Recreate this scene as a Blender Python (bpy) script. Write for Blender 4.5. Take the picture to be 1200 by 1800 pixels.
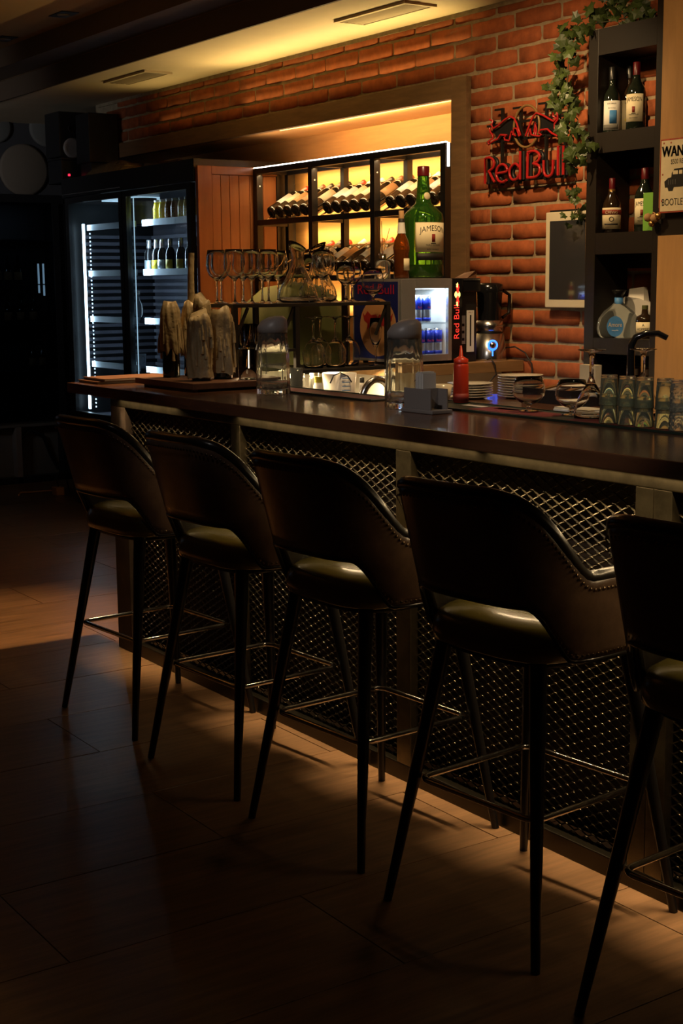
import bpy, bmesh, math, random
from mathutils import Vector, Matrix
random.seed(7)
R = math.radians
sc = bpy.context.scene
COL = sc.collection
for o in list(bpy.data.objects):
    bpy.data.objects.remove(o)

# ------------------------------------------------------------------ camera
YAW, PITCH, ROLL = R(34.04), R(9.18), R(-0.546)
fw = Vector((-math.cos(YAW) * math.cos(PITCH), math.sin(YAW) * math.cos(PITCH), -math.sin(PITCH)))
rt = Vector((math.sin(YAW), math.cos(YAW), 0))
up = rt.cross(fw)
rt, up = rt * math.cos(ROLL) + up * math.sin(ROLL), up * math.cos(ROLL) - rt * math.sin(ROLL)
cam = bpy.data.cameras.new('camera')
cam.sensor_fit = 'VERTICAL'
cam.sensor_height = 36.0
cam.sensor_width = 24.0
cam.lens = 50.0
cam.clip_start = 0.05
camo = bpy.data.objects.new('camera', cam)
COL.objects.link(camo)
camo.matrix_world = Matrix(((rt.x, up.x, -fw.x, 0), (rt.y, up.y, -fw.y, 0), (rt.z, up.z, -fw.z, 1.5), (0, 0, 0, 1)))
sc.camera = camo

# ------------------------------------------------------------------ world, exposure
w = bpy.data.worlds.new('world')
sc.world = w
w.use_nodes = True
w.node_tree.nodes['Background'].inputs[0].default_value = (0.9, 0.75, 0.6, 1)
w.node_tree.nodes['Background'].inputs[1].default_value = 0.0008
sc.view_settings.view_transform = 'Standard'
sc.view_settings.look = 'None'
sc.view_settings.exposure = 0.0
sc.view_settings.gamma = 1.0
sc.view_settings.use_curve_mapping = False
sc.cycles.sample_clamp_indirect = 3.0
sc.cycles.transparent_max_bounces = 24
sc.cycles.diffuse_bounces = 3

WARM = (1.0, 0.56, 0.18)
NICHE = (1.0, 0.60, 0.20)
AMBER = (1.0, 0.50, 0.14)
SOFT = (1.0, 0.70, 0.36)
COOL = (0.70, 0.88, 1.0)


def area(name, loc, size, power, color, direction=(0, 0, -1), spread=180, along=(1, 0, 0)):
    l = bpy.data.lights.new(name, 'AREA')
    l.shape = 'RECTANGLE'
    l.size, l.size_y = size
    l.energy = power
    l.color = color
    l.spread = R(spread)
    o = bpy.data.objects.new(name, l)
    COL.objects.link(o)
    z = -Vector(direction).normalized()
    x = Vector(along)
    x = (x - z * x.dot(z)).normalized()
    y = z.cross(x)
    o.matrix_world = Matrix(((x.x, y.x, z.x, loc[0]), (x.y, y.y, z.y, loc[1]), (x.z, y.z, z.z, loc[2]), (0, 0, 0, 1)))
    return o


def spot(name, loc, target, power, color, angle, blend=0.6, radius=0.03):
    l = bpy.data.lights.new(name, 'SPOT')
    l.energy = power
    l.color = color
    l.spot_size = R(angle)
    l.spot_blend = blend
    l.shadow_soft_size = radius
    o = bpy.data.objects.new(name, l)
    COL.objects.link(o)
    d = Vector(target) - Vector(loc)
    o.rotation_mode = 'QUATERNION'
    o.rotation_quaternion = d.to_track_quat('-Z', 'Y')
    o.location = loc
    return o


def point(name, loc, power, color, radius=0.05):
    l = bpy.data.lights.new(name, 'POINT')
    l.energy = power
    l.color = color
    l.shadow_soft_size = radius
    o = bpy.data.objects.new(name, l)
    COL.objects.link(o)
    o.location = loc
    return o


# under-counter LED strip, niche strips, work-top strip, fridge strips, ceiling lamps over the bar, added unseen fills
for k, (x0, x1, p) in enumerate([(-5.24, -4.75, 1.2), (-4.30, -3.00, 3.8), (-2.95, -1.30, 4.9)]):
    area('counter_strip_light', ((x0 + x1) / 2, 2.4565, 1.0475), (x1 - x0, 0.004), p * 0.62, SOFT, (0, 0.0, -1), 29)
    area('counter_strip_spill', ((x0 + x1) / 2, 2.4525, 1.0475), (x1 - x0, 0.004), p * 0.72, SOFT, (0, -0.25, -1), 165)
area('niche_top_light', (-6.1, 4.322, 2.333), (1.45, 0.012), 6.0, WARM, (0, 0.8, 0.3), 170)
for (y, z, d, p) in ((4.575, 2.11, (0, 0.8, -1), 4.0), (4.585, 1.90, (0, 1, 0.8), 3.0), (4.585, 1.78, (0, 1, -0.6), 4.0), (4.585, 1.35, (0, 0.8, 1), 5.0)):
    area('rack_back_light', (-6.37, y, z), (1.70, 0.015), p * 1.1, NICHE, d, 175)
area('rack_top_light', (-6.37, 4.335, 2.19), (1.75, 0.012), 1.6, SOFT, (0, 0.2, 1), 170)
area('rack_front_light', (-6.37, 4.327, 2.112), (1.7, 0.015), 4.5, SOFT, (0, 0.2, -1), 170)
area('worktop_light', (-5.02, 3.33, 1.126), (0.46, 0.02), 6, SOFT, (0.25, 0, -1), 170, (0, 1, 0))
area('worktop_light_near_candles', (-5.05, 2.98, 1.215), (0.1, 0.05), 4, SOFT, (0, 0, -1), 170, (0, 1, 0))
area('fridge_light_a', (-9.00, 4.005, 1.30), (1.3, 0.012), 2.8, COOL, (0.5, 0.87, 0), 170, (0, 0, 1))
area('fridge_light_b', (-8.14, 3.998, 1.35), (1.35, 0.012), 8.5, COOL, (0.5, 0.87, 0), 170, (0, 0, 1))
area('fridge_light_top', (-8.75, 4.2, 2.04), (0.3, 0.1), 0.25, COOL, (0, 0, -1), 170)
area('dark_cooler_fill', (-10.37, 3.8, 2.09), (0.8, 0.02), 0.35, COOL, (-0.3, 0, -1), 170, (0, 1, 0))  # added lamp that lets the dark cooler's inside show faintly
area('cooler_light', (-4.96, 3.77, 1.470), (0.05, 0.2), 2.0, COOL, (0, 0, -1), 175)
area('header_strip_light', (-6.30, 4.272, 2.437), (2.05, 0.008), 7.4, (1.0, 0.71, 0.25), (0, -0.7, 0.8), 124)
area('header_strip_light', (-7.9, 4.272, 2.437), (0.9, 0.008), 0.8, (1.0, 0.71, 0.25), (0, -0.7, 0.8), 124)
spot('bar_downlight_a', (-4.35, 3.25, 2.70), (-4.75, 4.2, 1.50), 75, (1.0, 0.66, 0.32), 112, 1.0)
spot('cupboard_fill', (-3.35, 3.0, 2.70), (-3.85, 4.1, 1.80), 30, (1.0, 0.66, 0.32), 84, 0.9)  # extra lamp added to brighten the cupboard, tin sign and bottle shelves
spot('bar_downlight_b', (-3.2, 3.15, 2.70), (-3.45, 3.55, 1.1), 80, (1.0, 0.66, 0.32), 68, 0.7)
spot('bar_downlight_c', (-5.52, 3.60, 2.68), (-5.72, 2.1, 0.0), 470, (1.0, 0.58, 0.23), 46, 0.9)
spot('bar_downlight_d', (-4.7, 2.95, 2.70), (-4.95, 2.95, 1.1), 50, (1.0, 0.66, 0.32), 46, 0.7)
spot('room_spot_a', (-2.7, 0.7, 2.93), (-3.95, 2.72, 1.20), 62, (1.0, 0.90, 0.84), 34, 0.6, 0.04)
spot('room_spot_b', (-1.6, 0.9, 2.93), (-2.75, 2.85, 1.15), 90, (1.0, 0.92, 0.82), 26, 0.6, 0.04)
area('ceiling_fill', (-6.5, 1.4, 2.2), (0.4, 0.4), 6.0, (1.0, 0.58, 0.18), (0, 0, 1), 170)  # unseen fill, added only to lift the upper ceiling
area('end_wall_fill', (-8.4, 1.2, 2.3), (0.5, 0.5), 3.0, (0.9, 0.93, 1.0), (-1, 1.15, 0.05), 80)  # unseen cool fill, added to bring out the end wall and its discs
area('window_light', (-10.58, 1.55, 1.45), (1.5, 1.3), 0.22, (0.62, 0.80, 1.0), (1, 0.05, -0.05), 170, (0, 1, 0))


# ------------------------------------------------------------------ materials
MATS = {}


def mat(name, col, rough=0.5, metal=0.0, emit=None, es=0.0, trans=0.0, ior=1.45, var=0.0, noise=None, bump=None,
        coat=0.0, spec=0.5, objrand=0.0, stretch=(1, 1, 1), col2=None):
    m = bpy.data.materials.new(name)
    MATS[name] = m
    m.use_nodes = True
    nt = m.node_tree
    b = nt.nodes['Principled BSDF']
    b.inputs['Base Color'].default_value = (*col, 1)
    b.inputs['Roughness'].default_value = rough
    b.inputs['Metallic'].default_value = metal
    b.inputs['Specular IOR Level'].default_value = spec
    b.inputs['IOR'].default_value = ior
    b.inputs['Transmission Weight'].default_value = trans
    b.inputs['Coat Weight'].default_value = coat
    b.inputs['Coat Roughness'].default_value = 0.08
    if emit:
        b.inputs['Emission Color'].default_value = (*emit, 1)
        b.inputs['Emission Strength'].default_value = es
    tc = mp = None
    if noise or bump:
        tc = nt.nodes.new('ShaderNodeTexCoord')
        mp = nt.nodes.new('ShaderNodeMapping')
        mp.inputs['Scale'].default_value = stretch
        nt.links.new(tc.outputs['Object'], mp.inputs['Vector'])
        oi = nt.nodes.new('ShaderNodeObjectInfo')
        ml = nt.nodes.new('ShaderNodeMath')
        ml.operation = 'MULTIPLY'
        ml.inputs[1].default_value = 37.0
        nt.links.new(oi.outputs['Random'], ml.inputs[0])
        nt.links.new(ml.outputs[0], mp.inputs['Location'])
    last = None
    if noise:
        n = nt.nodes.new('ShaderNodeTexNoise')
        n.inputs['Scale'].default_value = noise
        n.inputs['Detail'].default_value = 6
        n.inputs['Roughness'].default_value = 0.65
        nt.links.new(mp.outputs[0], n.inputs['Vector'])
        r = nt.nodes.new('ShaderNodeValToRGB')
        a = [max(0, c * (1 - var)) for c in col]
        c2 = col2 if col2 else [min(1, c * (1 + var)) for c in col]
        r.color_ramp.elements[0].position = 0.32
        r.color_ramp.elements[0].color = (*a, 1)
        r.color_ramp.elements[1].position = 0.68
        r.color_ramp.elements[1].color = (*c2, 1)
        nt.links.new(n.outputs['Fac'], r.inputs['Fac'])
        last = r.outputs['Color']
    if objrand:
        oi2 = nt.nodes.new('ShaderNodeObjectInfo')
        hs = nt.nodes.new('ShaderNodeHueSaturation')
        mr = nt.nodes.new('ShaderNodeMapRange')
        mr.inputs['To Min'].default_value = 1 - objrand
        mr.inputs['To Max'].default_value = 1 + objrand
        nt.links.new(oi2.outputs['Random'], mr.inputs['Value'])
        nt.links.new(mr.outputs[0], hs.inputs['Value'])
        if last:
            nt.links.new(last, hs.inputs['Color'])
        else:
            hs.inputs['Color'].default_value = (*col, 1)
        last = hs.outputs['Color']
    if last:
        nt.links.new(last, b.inputs['Base Color'])
    if bump:
        n2 = nt.nodes.new('ShaderNodeTexNoise')
        n2.inputs['Scale'].default_value = bump[0]
        n2.inputs['Detail'].default_value = 8
        nt.links.new(mp.outputs[0], n2.inputs['Vector'])
        bp = nt.nodes.new('ShaderNodeBump')
        bp.inputs['Strength'].default_value = bump[1]
        bp.inputs['Distance'].default_value = bump[2] if len(bump) > 2 else 0.01
        nt.links.new(n2.outputs['Fac'], bp.inputs['Height'])
        nt.links.new(bp.outputs[0], b.inputs['Normal'])
    return m


def pane_mat(name, tint=(0.9, 0.95, 1.0), refl=0.08, rough=0.02):
    m = bpy.data.materials.new(name)
    m.use_nodes = True
    nt = m.node_tree
    nt.nodes.remove(nt.nodes['Principled BSDF'])
    out = [n for n in nt.nodes if n.type == 'OUTPUT_MATERIAL'][0]
    tr = nt.nodes.new('ShaderNodeBsdfTransparent')
    tr.inputs[0].default_value = (*tint, 1)
    gl = nt.nodes.new('ShaderNodeBsdfGlossy')
    gl.inputs['Roughness'].default_value = rough
    lw = nt.nodes.new('ShaderNodeLayerWeight')
    pw = nt.nodes.new('ShaderNodeMath')
    pw.operation = 'POWER'
    pw.inputs[1].default_value = 5.0
    nt.links.new(lw.outputs['Facing'], pw.inputs[0])
    fr = nt.nodes.new('ShaderNodeMath')
    fr.operation = 'MULTIPLY_ADD'
    fr.inputs[1].default_value = 0.92
    fr.inputs[2].default_value = 0.04
    nt.links.new(pw.outputs[0], fr.inputs[0])
    mx = nt.nodes.new('ShaderNodeMixShader')
    nt.links.new(fr.outputs[0], mx.inputs[0])
    nt.links.new(tr.outputs[0], mx.inputs[1])
    nt.links.new(gl.outputs[0], mx.inputs[2])
    nt.links.new(mx.outputs[0], out.inputs[0])
    MATS[name] = m
    return m


M = MATS
mat('floor_wood', (0.15, 0.083, 0.042), 0.34, noise=7.0, var=0.34, stretch=(6, 0.5, 1), objrand=0.12, bump=(14, 0.12, 0.004))
mat('floor_gap', (0.02, 0.012, 0.008), 0.8)
mat('brick', (0.36, 0.095, 0.03), 0.85, noise=16, var=0.25, objrand=0.16, bump=(40, 0.35, 0.004))
mat('mortar', (0.34, 0.26, 0.16), 0.95, noise=25, var=0.25, bump=(60, 0.5, 0.005))
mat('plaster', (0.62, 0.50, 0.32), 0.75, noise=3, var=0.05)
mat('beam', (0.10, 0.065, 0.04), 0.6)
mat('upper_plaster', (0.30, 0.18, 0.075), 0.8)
mat('dark_wall', (0.05, 0.048, 0.05), 0.8, noise=2, var=0.2)
mat('frame_wood', (0.20, 0.115, 0.055), 0.5, noise=5, var=0.2, stretch=(1, 8, 8), bump=(30, 0.1, 0.002))
mat('niche_wood', (0.62, 0.34, 0.13), 0.5, noise=2.2, var=0.14, stretch=(0.8, 1, 9))
mat('plywood', (0.40, 0.22, 0.085), 0.5, noise=3, var=0.16, stretch=(6, 6, 0.8))
mat('panel_wood', (0.30, 0.105, 0.035), 0.28, noise=3, var=0.18, stretch=(6, 6, 0.7), objrand=0.05)
mat('shelf_dark', (0.013, 0.009, 0.006), 0.45)
mat('board_edge', (0.30, 0.17, 0.07), 0.5, noise=5, var=0.2, stretch=(8, 1, 8))
mat('counter', (0.085, 0.036, 0.018), 0.24, noise=3, var=0.25, stretch=(0.7, 6, 6), coat=0.3)
mat('tray_wood', (0.12, 0.05, 0.022), 0.55, noise=5, var=0.25, stretch=(1, 8, 8))
mat('raw_metal', (0.21, 0.178, 0.115), 0.36, metal=1.0, noise=14, var=0.25, bump=(60, 0.08, 0.002))
mat('dark_steel', (0.055, 0.048, 0.036), 0.36, metal=1.0)
mat('mesh_metal', (0.12, 0.10, 0.068), 0.30, metal=1.0)
mat('mesh_node', (0.085, 0.072, 0.05), 0.30, metal=1.0)
mat('black_metal', (0.012, 0.011, 0.010), 0.38, metal=0.0, spec=0.5)
mat('black_leg', (0.010, 0.009, 0.009), 0.3)
mat('chrome', (0.75, 0.72, 0.68), 0.14, metal=1.0)
mat('steel', (0.55, 0.54, 0.52), 0.25, metal=1.0)
mat('backing', (0.045, 0.028, 0.018), 0.7, noise=9, var=0.4)
mat('leather', (0.115, 0.07, 0.045), 0.28, noise=22, var=0.22, bump=(90, 0.12, 0.002), coat=0.12)
mat('black_leather', (0.014, 0.012, 0.010), 0.28, bump=(70, 0.15, 0.002), coat=0.2)
mat('seat_vinyl', (0.17, 0.14, 0.02), 0.26, bump=(50, 0.12, 0.002), coat=0.25)
mat('nail', (0.16, 0.115, 0.07), 0.3, metal=1.0)
mat('black_plastic', (0.012, 0.012, 0.013), 0.4)
mat('gloss_black', (0.008, 0.008, 0.009), 0.12)
mat('grey_plastic', (0.22, 0.195, 0.18), 0.42)
mat('white_plastic', (0.75, 0.72, 0.66), 0.4)
mat('white_paint', (0.70, 0.62, 0.45), 0.6)
mat('paper', (0.62, 0.60, 0.56), 0.8)
mat('ceramic', (0.72, 0.66, 0.52), 0.22)
mat('ketchup', (0.50, 0.035, 0.012), 0.35)
mat('glass', (1, 1, 1), 0.0, trans=1.0, ior=1.45)
mat('green_tint_glass', (0.94, 1.0, 0.80), 0.01, trans=0.945, ior=1.45)
mat('water_glass', (0.97, 1.0, 0.94), 0.0, trans=0.97, ior=1.47)
mat('textured_glass', (0.98, 1.0, 0.90), 0.02, trans=0.93)
mat('green_glass', (0.10, 0.42, 0.06), 0.03, trans=0.9, ior=1.45)
mat('amber_glass', (0.62, 0.16, 0.02), 0.03, trans=0.85, ior=1.45)
mat('liquor', (0.22, 0.08, 0.02), 0.05, trans=0.3)
mat('dark_glass', (0.010, 0.014, 0.009), 0.07, coat=0.4)
mat('brown_glass', (0.022, 0.012, 0.006), 0.08, coat=0.4)
mat('wine_glass_dark', (0.020, 0.014, 0.008), 0.12, coat=0.3)
mat('clear_bottle', (0.80, 0.86, 0.84), 0.03, trans=0.95, ior=1.45)
mat('juice', (0.95, 0.74, 0.04), 0.3, emit=(0.85, 0.6, 0.05), es=0.0)
mat('juice_dark', (0.30, 0.13, 0.02), 0.3)
mat('label_cream', (0.80, 0.70, 0.46), 0.6)
mat('label_white', (0.80, 0.78, 0.72), 0.6)
mat('label_tan', (0.55, 0.30, 0.12), 0.6)
mat('label_blue', (0.06, 0.22, 0.52), 0.5, noise=6, var=0.4)
mat('label_yellow', (0.82, 0.66, 0.03), 0.5)
mat('ink', (0.012, 0.010, 0.008), 0.6)
mat('ink_red', (0.22, 0.02, 0.012), 0.6)
mat('ink_white', (0.8, 0.8, 0.78), 0.6)
mat('foil_red', (0.50, 0.03, 0.02), 0.3)
mat('foil_white', (0.8, 0.76, 0.7), 0.35)
mat('foil_brown', (0.16, 0.06, 0.03), 0.35)
mat('foil_black', (0.01, 0.01, 0.01), 0.3)
mat('foil_dark_red', (0.10, 0.006, 0.008), 0.3)
mat('cork', (0.42, 0.24, 0.10), 0.8)
mat('wax', (0.38, 0.295, 0.16), 0.5, noise=20, var=0.25, bump=(35, 0.5, 0.01))
mat('leaf', (0.042, 0.065, 0.013), 0.45, noise=30, var=0.35, objrand=0.4)
mat('vine', (0.05, 0.05, 0.02), 0.7)
mat('neon_red', (0.42, 0.018, 0.018), 0.22)
mat('neon_gold', (0.24, 0.14, 0.05), 0.3)
mat('screen', (0.035, 0.034, 0.038), 0.08)
mat('led_white', (1, 1, 1), 0.5, emit=(1.0, 0.93, 0.82), es=9.0)
mat('led_warm', (1, 1, 1), 0.5, emit=(1.0, 0.78, 0.42), es=6.0)
mat('led_niche', (1, 1, 1), 0.5, emit=(1.0, 0.62, 0.20), es=2.6)
mat('led_cool', (1, 1, 1), 0.5, emit=(0.72, 0.90, 1.0), es=7.0)
mat('led_cool_dim', (0.6, 0.7, 0.8), 0.5, emit=(0.60, 0.85, 1.0), es=0.8)
mat('led_blue', (0.05, 0.1, 1), 0.5, emit=(0.02, 0.07, 1.0), es=5.0)
mat('led_blue_pale', (0.1, 0.3, 1), 0.5, emit=(0.02, 0.12, 1.0), es=4.0)
mat('led_red', (1, 0.0, 0.05), 0.5, emit=(1.0, 0.02, 0.06), es=2.0)
mat('logo_red', (0.8, 0.03, 0.02), 0.4, emit=(1.0, 0.05, 0.03), es=0.9)
mat('logo_yellow', (1, 0.8, 0.3), 0.4, emit=(1.0, 0.70, 0.18), es=2.2)
mat('print_red', (0.45, 0.010, 0.030), 0.4)
mat('can_blue', (0.02, 0.04, 0.42), 0.22, metal=0.3)
mat('can_silver', (0.62, 0.63, 0.66), 0.25, metal=0.8)
mat('print_blue', (0.010, 0.015, 0.11), 0.4)
mat('print_peach', (0.60, 0.30, 0.12), 0.45)
mat('mat_dark', (0.010, 0.018, 0.012), 0.55)
mat('mat_red', (0.12, 0.010, 0.014), 0.55)
mat('mat_white', (0.45, 0.42, 0.38), 0.55)
mat('tin_cream', (0.66, 0.56, 0.36), 0.5, noise=9, var=0.12)
mat('tin_rust', (0.30, 0.05, 0.025), 0.6, noise=30, var=0.4)
mat('green_box', (0.18, 0.42, 0.06), 0.5)
mat('green_cloth', (0.055, 0.062, 0.012), 0.75, noise=6, var=0.2)
mat('red_cloth', (0.38, 0.02, 0.015), 0.6)
mat('brass', (0.55, 0.30, 0.10), 0.3, metal=0.9)
mat('fridge_in', (0.10, 0.10, 0.125), 0.5)
mat('fridge_slat', (0.05, 0.05, 0.065), 0.45)
mat('fridge_shelf', (0.50, 0.58, 0.64), 0.3, metal=0.4)
mat('disc_grey', (0.13, 0.125, 0.11), 0.8)
mat('disc_tan', (0.16, 0.125, 0.09), 0.8)
mat('foil_bag', (0.40, 0.30, 0.16), 0.25, metal=0.7, bump=(25, 0.8, 0.02))
pane_mat('pane', (0.86, 0.92, 0.96))
pane_mat('pane_dark', (0.45, 0.50, 0.55))
pane_mat('pane_clear', (0.96, 0.98, 1.0))


# ------------------------------------------------------------------ mesh helpers
class MB:
    def __init__(s):
        s.v, s.f, s.sm = [], [], []

    def add(s, vs, fs, smooth=False):
        n = len(s.v)
        s.v += [Vector(a) for a in vs]
        for f in fs:
            s.f.append(tuple(i + n for i in f))
            s.sm.append(smooth)
        return s

    def box(s, x0, x1, y0, y1, z0, z1):
        vs = [(x, y, z) for x in (x0, x1) for y in (y0, y1) for z in (z0, z1)]
        return s.add(vs, [(0, 1, 3, 2), (4, 6, 7, 5), (0, 4, 5, 1), (2, 3, 7, 6), (0, 2, 6, 4), (1, 5, 7, 3)])

    def bar(s, a, b, wx, wy, up=(0, 0, 1)):
        a, b = Vector(a), Vector(b)
        d = (b - a).normalized()
        u = Vector(up)
        if abs(d.dot(u)) > 0.98:
            u = Vector((0, 1, 0))
        x = d.cross(u).normalized()
        y = x.cross(d)
        vs = [p + x * (i * wx / 2) + y * (j * wy / 2) for p in (a, b) for i, j in ((-1, -1), (1, -1), (1, 1), (-1, 1))]
        return s.add(vs, [(3, 2, 1, 0), (4, 5, 6, 7), (0, 1, 5, 4), (1, 2, 6, 5), (2, 3, 7, 6), (3, 0, 4, 7)])

    def prism(s, poly, origin, ax, ay, depth):
        """polygon (2D) extruded: points origin + x*ax + y*ay, thickness along ax x ay"""
        o, ax, ay = Vector(origin), Vector(ax), Vector(ay)
        n = ax.cross(ay).normalized() * depth
        k = len(poly)
        vs = [o + ax * p[0] + ay * p[1] for p in poly] + [o + ax * p[0] + ay * p[1] - n for p in poly]
        fs = [tuple(range(k)), tuple(range(2 * k - 1, k - 1, -1))]
        fs += [(i, i + k, (i + 1) % k + k, (i + 1) % k) for i in range(k)]
        return s.add(vs, fs)

    def lathe(s, prof, n=24, c=(0, 0, 0), mx=None, mod=None, smooth=True):
        c = Vector(c)
        rings = []
        vs, fs = [], []
        for (r, z) in prof:
            if r < 1e-6:
                rings.append([len(vs)])
                vs.append(Vector((0, 0, z)))
            else:
                ids = []
                for i in range(n):
                    a = 2 * math.pi * i / n
                    rr = r * (mod(i, z) if mod else 1)
                    ids.append(len(vs))
                    vs.append(Vector((rr * math.cos(a), rr * math.sin(a), z)))
                rings.append(ids)
        for p, q in zip(rings, rings[1:]):
            if len(p) == 1 and len(q) == 1:
                continue
            for i in range(n):
                j = (i + 1) % n
                if len(p) == 1:
                    fs.append((p[0], q[j], q[i]))
                elif len(q) == 1:
                    fs.append((p[i], p[j], q[0]))
                else:
                    fs.append((p[i], p[j], q[j], q[i]))
        if mx is not None:
            vs = [mx @ v for v in vs]
        return s.add([v + c for v in vs], fs, smooth)

    def cyl(s, c, r, h, n=20, r2=None, smooth=True):
        r2 = r if r2 is None else r2
        z = c[2]
        s.lathe([(0, 0), (r, 0)], n, c, smooth=False)
        s.lathe([(r, 0), (r2, h)], n, c, smooth=smooth)
        s.lathe([(r2, h), (0, h)], n, c, smooth=False)
        return s

    def tube(s, pts, r, n=8, closed=False):
        pts = [Vector(p) for p in pts]
        k = len(pts)
        rr = r if isinstance(r, (list, tuple)) else [r] * k
        vs, fs = [], []
        prev = None
        for i, p in enumerate(pts):
            a = pts[(i - 1) % k] if (closed or i > 0) else p
            b = pts[(i + 1) % k] if (closed or i < k - 1) else p
            d = (b - a).normalized()
            if prev is None:
                u = Vector((0, 0, 1)) if abs(d.z) < 0.9 else Vector((1, 0, 0))
                x = d.cross(u).normalized()
            else:
                x = (prev - d * prev.dot(d)).normalized()
            prev = x
            y = d.cross(x)
            for j in range(n):
                t = 2 * math.pi * j / n
                vs.append(p + (x * math.cos(t) + y * math.sin(t)) * rr[i])
        m = k if closed else k - 1
        for i in range(m):
            for j in range(n):
                a, b = i * n + j, i * n + (j + 1) % n
                c2, d2 = ((i + 1) % k) * n + (j + 1) % n, ((i + 1) % k) * n + j
                fs.append((a, b, c2, d2))
        s.add(vs, fs, True)
        if not closed:
            s.add(vs[:n], [tuple(range(n - 1, -1, -1))])
            s.add(vs[-n:], [tuple(range(n))])
        return s

    def arc(s, r, z0, z1, a0, a1, n=14, c=(0, 0, 0), t=0.0006):
        """thin label wrapped round a cylinder"""
        c = Vector(c)
        vs, fs = [], []
        for i in range(n + 1):
            a = a0 + (a1 - a0) * i / n
            for (rr, z) in ((r, z0), (r, z1), (r + t, z1), (r + t, z0)):
                vs.append(c + Vector((rr * math.cos(a), rr * math.sin(a), z)))
        for i in range(n):
            b = i * 4
            for j in range(4):
                fs.append((b + j, b + (j + 1) % 4, b + 4 + (j + 1) % 4, b + 4 + j))
        fs += [(3, 2, 1, 0), (n * 4, n * 4 + 1, n * 4 + 2, n * 4 + 3)]
        return s.add(vs, fs, True)

    def build(s, name, m, parent=None, bev=0.0, mx=None):
        me = bpy.data.meshes.new(name)
        off = Vector((0, 0, 0))
        p = parent
        while p is not None:
            off += p.location
            p = p.parent
        vs = s.v if mx is None else [mx @ v for v in s.v]
        me.from_pydata([v - off for v in vs], [], s.f)
        me.polygons.foreach_set('use_smooth', s.sm)
        bm = bmesh.new()
        bm.from_mesh(me)
        if bev:
            bmesh.ops.remove_doubles(bm, verts=bm.verts, dist=1e-5)
            es = [e for e in bm.edges if len(e.link_faces) == 2 and e.calc_face_angle(0) > 0.5]
            bmesh.ops.bevel(bm, geom=es, offset=bev, segments=2, affect='EDGES', profile=0.6)
        bmesh.ops.recalc_face_normals(bm, faces=bm.faces)
        bm.to_mesh(me)
        bm.free()
        me.materials.append(M[m] if isinstance(m, str) else m)
        o = bpy.data.objects.new(name, me)
        COL.objects.link(o)
        if parent is not None:
            o.parent = parent
        return o


def tag(o, label=None, cat=None, group=None, kind=None):
    if label: o['label'] = label
    if cat: o['category'] = cat
    if group: o['group'] = group
    if kind: o['kind'] = kind
    return o


def thing(name, label, cat, loc=(0, 0, 0), group=None):
    o = bpy.data.objects.new(name, None)
    o.empty_display_size = 0.05
    COL.objects.link(o)
    o.location = loc
    return tag(o, label, cat, group)


def copy_tree(o, parent=None):
    c = o.copy()
    COL.objects.link(c)
    if parent is not None:
        c.parent = parent
        c.matrix_parent_inverse = Matrix()
    for ch in list(o.children):
        copy_tree(ch, c)
    return c


def dup(o, loc, label, rot=None, group=None):
    c = copy_tree(o)
    c.location = loc
    if rot is not None:
        c.rotation_euler = rot
    c['label'] = label
    if group: c['group'] = group
    return c


_fontcache = {}


def text_mesh(s, size):
    cu = bpy.data.curves.new('t', 'FONT')
    cu.body = s
    cu.size = size
    cu.align_x = 'CENTER'
    cu.resolution_u = 3
    ob = bpy.data.objects.new('t', cu)
    COL.objects.link(ob)
    dg = bpy.context.evaluated_depsgraph_get()
    dg.update()
    me = bpy.data.meshes.new_from_object(ob.evaluated_get(dg))
    vs = [v.co.copy() for v in me.vertices]
    fs = [tuple(p.vertices) for p in me.polygons]
    bpy.data.objects.remove(ob)
    bpy.data.curves.remove(cu)
    bpy.data.meshes.remove(me)
    return vs, fs


def text(s, size, origin, ax, ay, m, parent, name='lettering', width=None, bold=0.0, curve=None):
    """flat print on a plane; origin = centre of the baseline"""
    vs, fs = text_mesh(s, size)
    o, ax, ay = Vector(origin), Vector(ax).normalized(), Vector(ay).normalized()
    xs = [v.x for v in vs]
    cx = (min(xs) + max(xs)) / 2
    k = 1.0 if width is None else width / (max(xs) - min(xs))
    mb = MB()
    mb.add([o + ax * ((v.x - cx) * k) + ay * (v.y + (curve(v.x * k) if curve else 0)) for v in vs], fs)
    if bold:
        for d in (-bold, bold):
            mb.add([o + ax * ((v.x - cx) * k + d) + ay * v.y for v in vs], fs)
    return mb.build(name, m, parent)


def text_arc(s, size, r, z, a_mid, m, parent, c=(0, 0, 0), width=None, arch=0.0):
    vs, fs = text_mesh(s, size)
    xs = [v.x for v in vs]
    cx = (min(xs) + max(xs)) / 2
    k = 1.0 if width is None else width / (max(xs) - min(xs))
    c = Vector(c)
    out = []
    half = (max(xs) - min(xs)) * k / 2
    for v in vs:
        x = (v.x - cx) * k
        a = a_mid + x / r
        out.append(c + Vector((r * math.cos(a), r * math.sin(a), z + v.y + arch * (1 - (x / half) ** 2))))
    return MB().add(out, fs).build('lettering', m, parent)


# ------------------------------------------------------------------ structure
def struct(name, mb, m, **k):
    return tag(mb.build(name, m, **k), kind='structure')


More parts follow.
